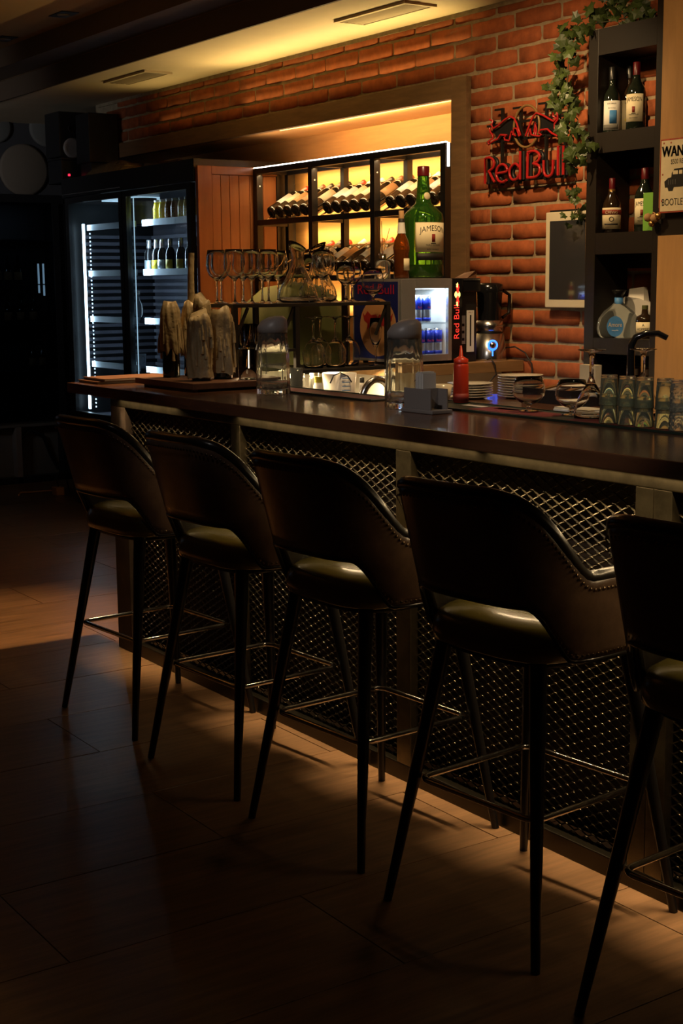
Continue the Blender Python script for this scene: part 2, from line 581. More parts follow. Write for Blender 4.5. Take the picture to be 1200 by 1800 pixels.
WY = 4.30          # face of the brick wall
floor = struct('floor', MB().box(-11.2, 1.0, -1.5, 5.0, -0.05, -0.006), 'floor_gap')
floor['label'] = 'dark wooden plank floor of the bar room'
PW = 0.4345
pm = {}
k = 0
x = -10.6420
i = 0
while x < -1.0:
    y = 0.79 - (i * 0.64) % 1.25
    ymax = 4.5 if x < -5.3 else 2.75
    while y < ymax:
        key = round(min(1.25, 5.0 - y), 2)
        if key not in pm:
            mb = MB().box(0.0012, PW - 0.0012, 0.0015, key - 0.0015, -0.005, 0.0)
            o = mb.build('plank', 'floor_wood', None, bev=0.0012)
            pm[key] = o.data
            bpy.data.objects.remove(o)
        o = bpy.data.objects.new('plank', pm[key])
        COL.objects.link(o)
        o.parent = floor
        o.location = (x, y, random.uniform(-0.0004, 0.0004))
        y += 1.25
    x += PW
    i += 1

wb = MB()
wb.box(-5.37, -2.4, WY, 4.75, 0, 2.80)
wb.box(-9.35, -5.37, WY, 4.75, 2.360, 2.80)
wb.box(-9.35, -5.37, 4.68, 4.75, 0, 2.36)
wall = struct('wall_back', wb, 'mortar')
struct('wall_back_end', MB().box(-10.7, -9.352, 4.70, 4.75, 0, 2.80), 'dark_wall')
wall['label'] = 'red brick wall behind the bar with a lit niche'
# bricks as parts
BL, BH, BG, CH = 0.288, 0.0645, 0.013, 0.0758
brick_meshes = []
for kk in range(7):
    rnd = random.Random(kk)
    mb = MB()
    j = lambda a: rnd.uniform(-a, a)
    L = BL
    n = 5
    # front face grid with rounded, uneven border
    vs, fs = [], []
    nx, nz = 7, 4
    for a in range(nx):
        for b in range(nz):
            fx, fz = a / (nx - 1), b / (nz - 1)
            edge = (a in (0, nx - 1)) or (b in (0, nz - 1))
            px = fx * L + (j(0.0025))
            pz = fz * BH + (j(0.0022))
            if a in (0, nx - 1) and b in (0, nz - 1):
                px += 0.004 if a == 0 else -0.004
                pz += 0.003 if b == 0 else -0.003
            py = 0.002 if edge else -0.0075 + j(0.0012)
            if edge is False and (a in (1, nx - 2) or b in (1, nz - 2)):
                # inner ring close to the border
                px = (0.005 if a == 1 else (L - 0.005 if a == nx - 2 else px))
                pz = (0.005 if b == 1 else (BH - 0.005 if b == nz - 2 else pz)) + j(0.0015)
                py = -0.0068 + j(0.0012)
            vs.append((px, py, pz))
    for a in range(nx - 1):
        for b in range(nz - 1):
            p = a * nz + b
            fs.append((p, p + nz, p + nz + 1, p + 1))
    mb.add(vs, fs, True)
    o = mb.build('brick', 'brick')
    brick_meshes.append(o.data)
    bpy.data.objects.remove(o)
nb = 0
for row in range(0, 24):
    z = 2.741 - (row + 1) * CH + 0.0057
    off = 0.15 * (row % 2) + random.uniform(-0.02, 0.02)
    x0 = -9.0 if row < 4 else -5.262
    xx = x0 - off if row < 4 else x0 + (0 if row % 2 else -0.15)
    first = True
    while xx < -3.92:
        s = 1.0
        a, b = xx, xx + BL
        if row >= 4 and a < -5.262:
            a = -5.262
        if b - a > 0.04:
            o = bpy.data.objects.new('brick', random.choice(brick_meshes))
            COL.objects.link(o)
            o.parent = wall
            o.location = (a, WY - random.uniform(0, 0.003), z)
            o.scale = ((b - a) / BL * random.uniform(0.985, 1.01), random.uniform(0.8, 1.2), random.uniform(0.96, 1.03))
            nb += 1
        xx += BL + BG
BRICKS = nb

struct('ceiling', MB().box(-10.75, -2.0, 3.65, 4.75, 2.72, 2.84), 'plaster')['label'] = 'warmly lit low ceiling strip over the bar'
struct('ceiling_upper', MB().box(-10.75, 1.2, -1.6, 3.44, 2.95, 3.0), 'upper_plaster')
tr = MB().box(-10.75, -2.0, 3.635, 3.65, 2.715, 2.86)
struct('trim_1', tr, 'beam')
struct('trim_2', MB().box(-10.75, -2.0, 3.41, 3.64, 2.84, 2.96), 'beam')
struct('trim_3', MB().box(-10.75, -2.0, 3.625, 3.64, 2.838, 2.85), 'frame_wood')
struct('trim_4', MB().box(-9.3, -4.0, 4.288, 4.302, 2.70, 2.72), 'mortar')
struct('wall_left', MB().box(-10.78, -10.62, -1.5, 4.75, 0, 2.95), 'dark_wall')
wn = struct('window_1', MB().box(-10.615, -10.60, 0.78, 2.32, 0.78, 2.12), 'pane_clear')
for (a, b, c, d) in ((0.72, 0.78, 0.72, 2.18), (2.32, 2.38, 0.72, 2.18), (0.78, 2.32, 0.72, 0.78), (0.78, 2.32, 2.12, 2.18), (1.53, 1.57, 0.78, 2.12)):
    MB().box(-10.62, -10.585, a, b, c, d).build('window_frame', 'black_metal', wn)
struct('wall_front', MB().box(-10.78, 1.2, -1.62, -1.5, 0, 3.0), 'dark_wall')
struct('wall_right', MB().box(1.0, 1.12, -1.5, 4.75, 0, 3.0), 'dark_wall')

# niche frame, soffit and lit back panel
fr = thing('niche_frame', 'wide brown wooden frame around the lit wall niche', 'frame', (-5.32, 4.28, 1.2))
MB().box(-5.375, -5.265, 4.268, 4.302, 0.95, 2.430).build('stile', 'frame_wood', fr, bev=0.002)
MB().box(-9.0, -5.377, 4.268, 4.302, 2.338, 2.430).build('header', 'frame_wood', fr, bev=0.002)
struct('trim_5', MB().box(-9.35, -5.37, 4.312, 4.678, 2.343, 2.360), 'niche_wood')
struct('trim_6', MB().box(-9.35, -5.30, 4.655, 4.679, 0.0, 2.343), 'niche_wood')
struct('trim_7', MB().box(-5.372, -5.352, 4.304, 4.655, 0.9, 2.343), 'niche_wood')
s_ = MB().box(-6.95, -5.39, 4.303, 4.310, 2.3355, 2.341).build('led_strip', 'led_niche')
tag(s_, 'thin warm light strip tucked behind the niche frame header', 'light strip')

# ceiling vents and recessed lights
for (x, y, lab) in ((-7.95, 3.93, 'slotted air vent in the dim end of the low ceiling, above the drinks fridge'),
                    (-5.52, 3.99, 'slotted air vent in the bright part of the low ceiling above the niche')):
    v = thing('ceiling_vent', lab, 'vent', (x, y, 2.72), 'ceiling air vents')
    hx, hy = 0.28, 0.09
    for (a, b, c, d) in ((-hx, hx, -hy, -hy + 0.02), (-hx, hx, hy - 0.02, hy), (-hx, -hx + 0.02, -hy + 0.02, hy - 0.02), (hx - 0.02, hx, -hy + 0.02, hy - 0.02)):
        MB().box(x + a, x + b, y + c, y + d, 2.708, 2.722).build('frame', 'plaster', v)
    MB().box(x - hx + 0.02, x + hx - 0.02, y - hy + 0.02, y + hy - 0.02, 2.7195, 2.7205).build('backing', 'black_plastic', v)
    for q in range(4):
        yy = y - 0.05 + q * 0.034
        MB().bar((x - hx + 0.02, yy, 2.712), (x + hx - 0.02, yy, 2.712), 0.016, 0.003, (0, 0.5, 1)).build('slat', 'plaster', v)
for (x, y, lab) in ((-7.5, 3.28, 'square recessed ceiling light with black trim, the nearer of two'),
                    (-8.4, 3.29, 'square recessed ceiling light cut by the left edge of the picture')):
    v = thing('recessed_light', lab, 'ceiling light', (x, y, 2.95), 'recessed lights in the upper ceiling')
    MB().box(x - 0.09, x + 0.09, y - 0.05, y + 0.05, 2.946, 2.9505).build('trim', 'black_plastic', v)
    MB().lathe([(0, -0.001), (0.035, -0.001), (0.035, 0.004), (0, 0.004)], 20, (x, y, 2.943)).build('lens', 'grey_plastic', v)

# far end wall: round pale discs, seen dimly
for (y, z, r, m, lab) in ((4.06, 2.68, 0.115, 'disc_grey', 'pale round wall disc cut by the left picture edge'),
                          (4.26, 2.37, 0.195, 'disc_tan', 'largest pale round wall disc above the dark glass cooler'),
                          (4.46, 2.69, 0.14, 'disc_grey', 'pale round wall disc half hidden by the loudspeaker')):
    mx = Matrix.Rotation(R(90), 4, 'Y')
    d = MB().lathe([(0, 0), (r, 0), (r, 0.02), (r - 0.02, 0.03), (0, 0.03)], 40, (-10.62, y, z), mx).build('wall_disc', m)
    tag(d, lab, 'disc', 'round discs on the end wall')

# ------------------------------------------------------------------ the bar
YB = 2.468
bar = thing('bar_cabinet', 'bar front of steel frame and diamond wire mesh below the counter', 'bar', (-3.3, 2.6, 0))
MB().box(-5.31, -1.0, 2.565, 2.60, 0.04, 1.05).build('backing_board', 'backing', bar)
MB().box(-5.33, -5.30, 2.53, 2.95, 0.0, 1.05).build('end_panel', 'backing', bar)
MB().box(-5.33, -1.0, YB, YB + 0.045, 1.012, 1.056).build('top_rail', 'raw_metal', bar, bev=0.003)
MB().box(-5.33, -1.0, YB, YB + 0.045, 0.0, 0.053).build('bottom_rail', 'dark_steel', bar, bev=0.003)
for (a, b) in ((-5.33, -5.20), (-4.345, -4.285), (-3.366, -3.296), (-2.397, -2.340), (-2.338, -2.281), (-1.30, -1.24)):
    MB().box(a, b, YB + 0.001, YB + 0.044, 0.053, 1.012).build('post', 'backing' if a < -5.3 else 'raw_metal', bar, bev=0.002)
CW, CHH = 0.050, 0.0265
for (a, b) in ((-5.20, -4.345), (-4.285, -3.366), (-3.296, -2.397), (-2.281, -1.30)):
    mb = MB()
    nx, nz = int((b - a) / CW) + 1, int(0.96 / CHH) + 1
    for ix in range(nx):
        for iz in range(nz):
            x, z = a + ix * CW, 0.053 + iz * CHH
            for (p, q) in (((x, z), (x + CW / 2, z + CHH / 2)), ((x + CW / 2, z + CHH / 2), (x + CW, z)),
                           ((x, z), (x + CW / 2, z - CHH / 2)), ((x + CW / 2, z - CHH / 2), (x + CW, z))):
                if max(p[0], q[0]) > b + 0.001 or min(p[1], q[1]) < 0.04 or max(p[1], q[1]) > 1.02:
                    continue
                up_ = q[1] > p[1]
                ya, yb = (2.497, 2.503)
                y0 = 2.4995
                # strands bow slightly out and in, as in expanded metal
                mb.bar((p[0], y0 - 0.0020, p[1]), (q[0], y0 + 0.0020, q[1]), 0.0042, 0.0018, (0, -0.75, 0.65))
    o = mb.build('wire_mesh', 'mesh_metal', bar)
    o['kind'] = 'stuff'
    mb = MB()
    for ix in range(2 * nx):
        for iz in range(2 * nz):
            if (ix + iz) % 2:
                continue
            x, z = a + ix * CW / 2, 0.053 + iz * CHH / 2
            if x > b - 0.006 or x < a + 0.006 or z > 1.0 or z < 0.06:
                continue
            mb.tube([(x - 0.0085, 2.4975, z - 0.0042), (x - 0.004, 2.4950, z + 0.0006), (x + 0.004, 2.4950, z + 0.0006), (x + 0.0085, 2.4975, z - 0.0042)], [0.0010, 0.0021, 0.0021, 0.0010], 5)
    o = mb.build('mesh_nodes', 'mesh_node', bar)
    o['kind'] = 'stuff'
tag(MB().box(-5.24, -1.1, 2.445, 2.459, 1.0485, 1.0565).build('led_strip', 'led_warm'), 'warm light strip under the counter overhang', 'light strip')
bpy.data.objects['led_strip.001'].data.materials[0] = M['white_plastic']
top = MB()
poly = [(-5.56, 2.38), (-1.0, 2.38), (-1.0, 3.36), (-3.93, 3.36), (-3.93, 2.93), (-5.56, 2.93)]
top.prism(poly, (0, 0, 1.098), (1, 0, 0), (0, 1, 0), 0.041)
tag(top.build('bar_counter', 'counter', bev=0.004), 'long dark polished wooden counter along the bar', 'counter')

# ------------------------------------------------------------------ bar stools
def make_stool():
    t = thing('bar_stool', 'x', 'bar stool', (0, 0, 0), 'leather bar stools along the counter')
    n = 72

    def plan(s):
        """s in -1..1 round the U, returns x, y at seat level and tangent-free normal by difference"""
        L_arm, hw, back = 0.15, 0.245, 0.195
        tot = L_arm + 0.42
        d = abs(s) * tot
        sg = 1 if s >= 0 else -1
        if d > 0.42:
            return sg * hw * (1 - 0.03 * (d - 0.42) / L_arm), (d - 0.42)
        th = d / 0.42 * math.pi / 2
        e = 2 / 2.9
        return sg * hw * abs(math.sin(th)) ** e, -back * abs(math.cos(th)) ** e

    def ztop(x, y):
        # high flat back, falling round the corners to the arms
        f = (y + 0.168) / 0.115 if abs(x) > 0.14 else 0
        f = max(0, min(1, f))
        f = f * f * (3 - 2 * f)
        return 1.052 - f * 0.192 - 0.006 * max(0, y) / 0.15 - 0.022 * max(0, min(1, (abs(x) - 0.10) / 0.10)) ** 2 * (1 - f)

    def zbot(x, y):
        f = (y + 0.172) / 0.06 if abs(x) > 0.15 else 0
        f = max(0, min(1, f))
        f = f * f * (3 - 2 * f)
        return 0.800 - f * 0.125

    def pos(x, y, z, nrm, off):
        lean = 0.27 * (z - 0.68) * max(0, min(1, (-y + 0.02) / 0.19))
        flare = 1 + 0.10 * (z - 0.68)
        return Vector((x * flare, y - lean, z)) + nrm * off

    S = []
    for i in range(n + 1):
        s = -1 + 2 * i / n
        s = math.copysign(abs(s) ** 1.0, s)
        S.append(s)
    base = [plan(s) for s in S]
    nr = []
    for i in range(n + 1):
        a, b = base[max(0, i - 1)], base[min(n, i + 1)]
        d = Vector((b[0] - a[0], b[1] - a[1], 0)).normalized()
        nr.append(Vector((d.y, -d.x, 0)))
    m = 8

    def surf(off, top_in=0.0):
        rows = []
        for i in range(n + 1):
            x, y = base[i]
            zb, zt = zbot(x, y), ztop(x, y)
            rows.append([pos(x, y, zb + (zt - top_in - zb) * j / m, nr[i], off) for j in range(m + 1)])
        return rows

    def shell(o1, o2):
        A, B = surf(o1), surf(o2)
        vs = [v for r_ in A for v in r_] + [v for r_ in B for v in r_]
        k = m + 1
        N = (n + 1) * k
        fs = []
        for i in range(n):
            for j in range(m):
                a = i * k + j
                fs.append((a, a + k, a + k + 1, a + 1))
                fs.append((N + a, N + a + 1, N + a + k + 1, N + a + k))
            fs.append((i * k + m, (i + 1) * k + m, N + (i + 1) * k + m, N + i * k + m))
            fs.append((i * k, N + i * k, N + (i + 1) * k, (i + 1) * k))
        for i in (0, n):
            for j in range(m):
                a = i * k + j
                fs.append((a, a + 1, N + a + 1, N + a))
        return MB().add(vs, fs, True)

    shell(0.0, -0.008).build('outer_shell', 'leather', t)
    shell(-0.009, -0.030).build('inner_pad', 'black_leather', t)
    tp = [pos(*base[i], ztop(*base[i]), nr[i], -0.014) for i in range(n + 1)]
    MB().tube(tp, 0.0165, 8).build('padded_rim', 'black_leather', t)
    bp = [pos(*base[i], zbot(*base[i]), nr[i], -0.004) for i in range(n + 1)]
    MB().tube(bp, 0.0065, 6).build('lower_piping', 'black_leather', t)
    # nail heads
    mb = MB()

    def nails(path, nrm, dz, step, off):
        acc = 0
        for i in range(1, len(path)):
            seg = (path[i] - path[i - 1]).length
            while acc < seg:
                p = path[i - 1].lerp(path[i], acc / seg) + nrm[i] * off + Vector((0, 0, dz))
                nn = nrm[i]
                r_ = 0.0045
                side = nn.cross(Vector((0, 0, 1)))
                ring = [p + (side * math.cos(q * 1.0472) + Vector((0, 0, 1)) * math.sin(q * 1.0472)) * r_ for q in range(6)]
                mb.add(ring + [p + nn * 0.0032], [(q, (q + 1) % 6, 6) for q in range(6)], True)
                acc += step
            acc -= seg
    nails(tp, nr, -0.026, 0.0135, 0.0155)
    nails(bp, nr, 0.013, 0.0135, 0.0055)
    o = mb.build('nail_trim', 'nail', t)
    o['kind'] = 'stuff'
    # seat: rounded cushion on a base
    def loop(sc_, z, yo=0.0):
        pts = []
        for i in range(48):
            a = 2 * math.pi * i / 48
            e = 2 / 3.6
            c, s2 = math.cos(a), math.sin(a)
            pts.append(Vector((0.213 * sc_ * math.copysign(abs(c) ** e, c), 0.012 + yo + 0.205 * sc_ * math.copysign(abs(s2) ** e, s2), z)))
        return pts

    def stack(levels):
        vs, fs = [], []
        for (s2, z) in levels:
            vs += loop(s2, z)
        k = 48
        for a in range(len(levels) - 1):
            for i in range(k):
                j2 = (i + 1) % k
                fs.append((a * k + i, a * k + j2, (a + 1) * k + j2, (a + 1) * k + i))
        fs.append(tuple(range(k - 1, -1, -1)))
        fs.append(tuple(range((len(levels) - 1) * k, len(levels) * k)))
        return MB().add(vs, fs, True)
    stack([(0.90, 0.662), (0.99, 0.670), (1.0, 0.690), (0.985, 0.712), (0.945, 0.730), (0.86, 0.742), (0.6, 0.750), (0.3, 0.752)]).build('seat_cushion', 'seat_vinyl', t)
    stack([(0.78, 0.646), (0.84, 0.649), (0.84, 0.661)]).build('seat_base', 'black_metal', t)
    for sx in (-1, 1):
        for sy in (-1, 1):
            MB().tube([(sx * 0.150, sy * 0.150 + 0.01, 0.660), (sx * 0.247, sy * 0.240, 0.0)], [0.0205, 0.0105], 14).build('leg', 'black_leg', t)
    ring = []
    hh, zz = 0.187, 0.318
    for (cx, cy, a0) in ((1, 1, 0), (-1, 1, 90), (-1, -1, 180), (1, -1, 270)):
        for q in range(5):
            a = R(a0 + q * 22.5)
            ring.append((cx * (hh - 0.03) + 0.03 * math.cos(a), cy * (hh - 0.03) + 0.03 * math.sin(a), zz))
    MB().tube(ring, 0.0075, 10, True).build('foot_ring', 'chrome', t)
    return t


st = make_stool()
spots = [(-4.430, 2.195, 4.5, 'brown leather bar stool farthest from the camera, nearest the drinks fridge'),
         (-3.745, 2.195, 4.0, 'brown leather bar stool second from the far end, below the wax-covered candles'),
         (-3.110, 2.195, 4.0, 'brown leather bar stool third from the far end, below the near water pitcher'),
         (-2.450, 2.193, 5.0, 'brown leather bar stool fourth from the far end, fully in view on the right'),
         (-1.775, 2.193, 5.0, 'brown leather bar stool nearest the camera, cut by the right picture edge')]
for k, (x, y, a, lab) in enumerate(spots):
    o = st if k == 0 else copy_tree(st)
    o.location = (x, y, 0)
    o.rotation_euler = (0, 0, R(a))
    o['label'] = lab
# ------------------------------------------------------------------ drinks fridge
FX0, FX1, FY0, FY1 = -9.16, -7.295, 3.94, 4.62
fg = thing('drinks_fridge', 'tall black drinks fridge with two glass doors and white light strip', 'fridge', (-8.2, 4.3, 0))
MB().box(FX0, FX1, FY0 + 0.03, FY1, 0, 0.62).build('base_cabinet', 'black_plastic', fg)
MB().box(FX0, FX1, FY0, FY1, 2.075, 2.20).build('top_cabinet', 'black_plastic', fg, bev=0.004)
MB().box(FX0, FX0 + 0.05, FY0 + 0.05, FY1, 0.62, 2.075).build('side_panel', 'black_plastic', fg)
MB().box(FX1 - 0.05, FX1, FY0 + 0.05, FY1, 0.62, 2.075).build('side_panel', 'black_plastic', fg)
MB().box(FX0 + 0.05, FX1 - 0.05, FY1 - 0.03, FY1, 0.62, 2.075).build('back_panel', 'fridge_slat', fg)
MB().box(FX0 + 0.05, FX1 - 0.05, FY0 + 0.05, FY1 - 0.03, 0.60, 0.622).build('cabinet_floor', 'fridge_in', fg)
for k in range(19):
    z = 0.98 + k * 0.046
    MB().box(FX0 + 0.06, FX1 - 0.06, FY1 - 0.05, FY1 - 0.03, z, z + 0.022).build('slat', 'fridge_in', fg)
for k in range(19):
    z = 0.98 + k * 0.046
    MB().box(FX0 + 0.05, FX0 + 0.062, FY0 + 0.12, FY1 - 0.05, z, z + 0.022).build('slat', 'fridge_in', fg)
for (a, b) in ((-9.115, -8.245), (-8.235, -7.345)):
    d = MB().box(a, a + 0.055, FY0, FY0 + 0.035, 0.62, 2.07).build('door', 'black_plastic', fg)
    MB().box(b - 0.045, b, FY0, FY0 + 0.035, 0.62, 2.07).build('door_stile', 'black_plastic', d)
    MB().box(a + 0.055, b - 0.045, FY0, FY0 + 0.035, 2.035, 2.07).build('door_rail', 'black_plastic', d)
    MB().box(a + 0.055, b - 0.045, FY0, FY0 + 0.035, 0.62, 0.65).build('door_rail', 'black_plastic', d)
    MB().box(a + 0.055, b - 0.045, FY0 + 0.014, FY0 + 0.020, 0.65, 2.035).build('pane', 'pane', d)
for z in (1.865, 1.563, 1.262, 0.96):
    for (a, b) in ((-8.97, -8.26), (-8.15, -7.36)):
        s_ = MB().box(a, b, 4.045, 4.55, z, z + 0.008).build('shelf', 'pane_clear', fg)
        MB().box(a, b, 4.03, 4.045, z - 0.01, z + 0.028).build('shelf_lip', 'fridge_shelf', s_)
MB().box(-9.03, -9.012, 4.02, 4.032, 0.66, 1.90).build('light_strip', 'led_cool', fg)
mb = MB()
for k in range(48):
    z = 0.67 + k * 0.0258
    mb.box(-9.004, -8.990, 4.06, 4.064, z, z + 0.010)
mb.build('light_dots', 'led_cool_dim', fg)['kind'] = 'stuff'
MB().box(-8.174, -8.170, 3.985, 3.990, 0.66, 2.03).build('edge_reflection', 'led_cool_dim', fg)  # glowing sliver painted in as the light strip's reflection along the door edge
MB().box(-8.92, -8.66, 4.12, 4.42, 2.045, 2.07).build('lamp_panel', 'led_cool_dim', fg)
MB().box(-9.14, -8.25, FY0 - 0.004, FY0, 2.092, 2.097).build('chrome_line', 'chrome', fg)


def juice(m):
    t = thing('juice_bottle', 'x', 'bottle', (0, 0, 0), 'juice bottles on the top fridge shelf')
    MB().lathe([(0, 0), (0.030, 0), (0.034, 0.006), (0.034, 0.085), (0.028, 0.112), (0.024, 0.122), (0, 0.122)], 18).build('body', m, t)
    MB().lathe([(0.026, 0.122), (0.027, 0.136), (0, 0.137)], 18).build('cap', 'label_white', t)
    text('RICH', 0.026, (0.0352 * math.cos(R(-50)), 0.0352 * math.sin(R(-50)), 0.05), (0, 0, 1), (-math.sin(R(-50)) * -1, -math.cos(R(-50)) * 1, 0), 'ink_white', t, width=0.06)
    return t


jp = {'juice': juice('juice'), 'juice_dark': juice('juice_dark')}
used = set()
ords = ['leftmost', 'second', 'third', 'fourth', 'fifth', 'sixth', 'seventh', 'eighth', 'ninth', 'tenth', 'eleventh', 'twelfth']
for k, (x, kind) in enumerate([(-8.055, 'juice'), (-7.98, 'juice'), (-7.90, 'juice_dark'), (-7.82, 'juice_dark'), (-7.73, 'juice'), (-7.66, 'juice'), (-7.585, 'juice')]):
    lab = ('%s of the seven juice bottles on the top fridge shelf, %s' % (ords[k] if k == 0 else ords[k] + ' from left', 'yellow' if kind == 'juice' else 'dark amber'))
    o = jp[kind] if kind not in used else copy_tree(jp[kind])
    used.add(kind)
    o.location = (x, 4.10, 1.874)
    o['label'] = lab


def beer(y):
    t = thing('soda_bottle', 'x', 'bottle', (0, 0, 0), 'dark bottles on the second fridge shelf')
    MB().lathe([(0, 0), (0.030, 0), (0.031, 0.004), (0.031, 0.105), (0.026, 0.130), (0.014, 0.150), (0.0135, 0.19), (0, 0.19)], 18).build('body', 'gloss_black', t)
    MB().lathe([(0.0150, 0.148), (0.0148, 0.200), (0, 0.202)], 16).build('neck_foil', 'can_silver', t)
    MB().arc(0.0312, 0.02, 0.075, R(-130), R(-10), 12).build('label_wrap', 'label_yellow' if y else 'fridge_shelf', t)
    return t


bp_ = [beer(True), beer(False)]
first = [True, True]
for k, (x, q) in enumerate([(-8.20, 1), (-8.10, 0), (-8.02, 1), (-7.91, 0), (-7.77, 0), (-7.66, 1), (-7.58, 1)]):
    o = bp_[q] if first[q] else copy_tree(bp_[q])
    first[q] = False
    o.location = (x, 4.10, 1.572)
    o['label'] = '%s small dark bottle on the second fridge shelf, with %s label' % (ords[k] if k == 0 else ords[k] + ' from left', 'yellow' if q == 0 else 'silver')
t = thing('glass_jar', 'large dim glass jar on the top shelf behind the left fridge door', 'jar', (-8.46, 4.2, 1.874))
MB().lathe([(0, 0), (0.095, 0), (0.10, 0.02), (0.10, 0.12), (0.08, 0.145), (0.08, 0.15)], 24, (-8.46, 4.2, 1.874)).build('body', 'grey_plastic', t)
MB().lathe([(0.085, 0.15), (0.085, 0.17), (0, 0.17)], 24, (-8.46, 4.2, 1.874)).build('lid', 'black_plastic', t)
t = thing('clear_bottle', 'small clear bottle alone on a middle shelf behind the left fridge door', 'bottle', (-8.42, 4.12, 1.271))
MB().lathe([(0, 0), (0.03, 0), (0.03, 0.09), (0.012, 0.13), (0.012, 0.17), (0, 0.17)], 18, (-8.42, 4.12, 1.271)).build('body', 'clear_bottle', t)
MB().lathe([(0.0135, 0.165), (0.0135, 0.185), (0, 0.185)], 14, (-8.42, 4.12, 1.271)).build('cap', 'label_white', t)
for k, (x, lab) in enumerate([(-8.62, 'left one of two pouring cups on the low fridge shelf'), (-8.47, 'right one of two pouring cups on the low fridge shelf')]):
    t = thing('pouring_cup', lab, 'cup', (x, 4.15, 0.969), 'cups low in the fridge')
    MB().lathe([(0, 0), (0.032, 0), (0.036, 0.08), (0.034, 0.08), (0.030, 0.004), (0, 0.004)], 18, (x, 4.15, 0.969)).build('body', 'fridge_shelf', t)
    MB().tube([(x + 0.034, 4.15, 1.035), (x + 0.06, 4.15, 1.03), (x + 0.06, 4.15, 1.0), (x + 0.033, 4.15, 0.99)], 0.004).build('handle', 'fridge_shelf', t)

# things on top of the fridge
t = thing('crumpled_bag', 'crumpled shiny bag lying on top of the drinks fridge', 'bag', (-8.62, 4.12, 2.20))
mb = MB()
vs, fs = [], []
rr = random.Random(3)
nx, ny = 14, 8
for a in range(nx):
    for b in range(ny):
        h = max(0.0, math.sin(math.pi * a / (nx - 1)) * math.sin(math.pi * b / (ny - 1)))
        vs.append((-8.95 + 0.62 * a / (nx - 1), 3.99 + 0.25 * b / (ny - 1), 2.201 + (0.075 * h ** 0.6 + rr.uniform(0, 0.018)) * (h > 0.001)))
for a in range(nx - 1):
    for b in range(ny - 1):
        p = a * ny + b
        fs.append((p, p + ny, p + ny + 1, p + 1))
mb.add(vs, fs, True)
mb.build('film', 'foil_bag', t)
MB().box(-8.93, -8.35, 4.0, 4.23, 2.2005, 2.206).build('packed_content', 'label_tan', t)
t = thing('control_box', 'small black box with red indicator light on the fridge top', 'device', (-9.25, 4.05, 2.2))
MB().box(-9.42, -9.19, 3.96, 4.2, 2.18, 2.335).build('case', 'black_plastic', t, bev=0.006)
MB().box(-9.19, -9.187, 4.005, 4.02, 2.225, 2.24).build('indicator', 'led_red', t)
MB().box(-9.42, -9.17, 3.955, 4.22, 2.335, 2.345).build('lid', 'black_plastic', t)
t = thing('storage_box', 'low box lying on the fridge top beside the shiny bag', 'box', (-8.3, 4.3, 2.2))
MB().box(-8.32, -8.06, 4.25, 4.45, 2.2, 2.25).build('carton', 'tray_wood', t)
MB().box(-8.325, -8.055, 4.245, 4.455, 2.25, 2.262).build('lid', 'tray_wood', t)
t = thing('loudspeaker', 'black loudspeaker hung on the wall above the fridge end', 'loudspeaker', (-9.45, 4.05, 2.4))
MB().box(-9.52, -9.28, 3.99, 4.24, 2.36, 2.66).build('cabinet', 'black_plastic', t, bev=0.006)
mxs = Matrix.Rotation(R(90), 4, 'Y')
MB().lathe([(0, 0.004), (0.02, 0.012), (0.045, 0.003), (0.062, 0.010), (0.068, 0.0)], 28, (-9.28, 4.085, 2.42), mxs).build('woofer', 'grey_plastic', t)
MB().lathe([(0, 0.006), (0.018, 0.002), (0.026, 0.006), (0.028, 0)], 20, (-9.28, 4.085, 2.55), mxs).build('tweeter', 'black_leg', t)
for y in (4.06, 4.085):
    MB().box(-9.281, -9.278, y, y + 0.006, 2.372, 2.378).build('indicator', 'ink_white', t)
MB().tube([(-9.36, 4.1, 2.362), (-9.36, 4.1, 2.346)], 0.012).build('bracket', 'black_metal', t)
t = thing('subwoofer', 'plain black speaker box beside the loudspeaker, close to the brick wall', 'loudspeaker', (-9.0, 4.2, 2.3))
MB().box(-9.14, -8.93, 4.05, 4.26, 2.30, 2.62).build('cabinet', 'black_plastic', t, bev=0.005)
MB().box(-9.12, -8.95, 4.07, 4.24, 2.20, 2.30).build('foot', 'black_plastic', t)

# tall wooden panel between fridge and niche
t = thing('wooden_side_panel', 'reddish brown board panel between the drinks fridge and the wine rack', 'panel', (-7.27, 4.2, 0))
MB().box(-7.292, -7.272, 3.95, 4.47, 0.0, 2.15).build('backing', 'panel_wood', t)
MB().box(-7.272, -7.256, 3.945, 4.035, 0.0, 2.158).build('stile', 'panel_wood', t, bev=0.002)
MB().box(-7.272, -7.256, 4.036, 4.47, 2.112, 2.158).build('rail', 'panel_wood', t, bev=0.002)
y = 4.037
for wd in (0.058, 0.058, 0.062, 0.072, 0.09, 0.09):
    MB().box(-7.272, -7.262, y + 0.001, y + wd - 0.001, 0.0, 2.110).build('board', 'panel_wood', t, bev=0.003)
    y += wd
MB().box(-7.290, -7.262, 4.472, 4.490, 0.0, 2.155).build('edge_trim', 'black_metal', t)

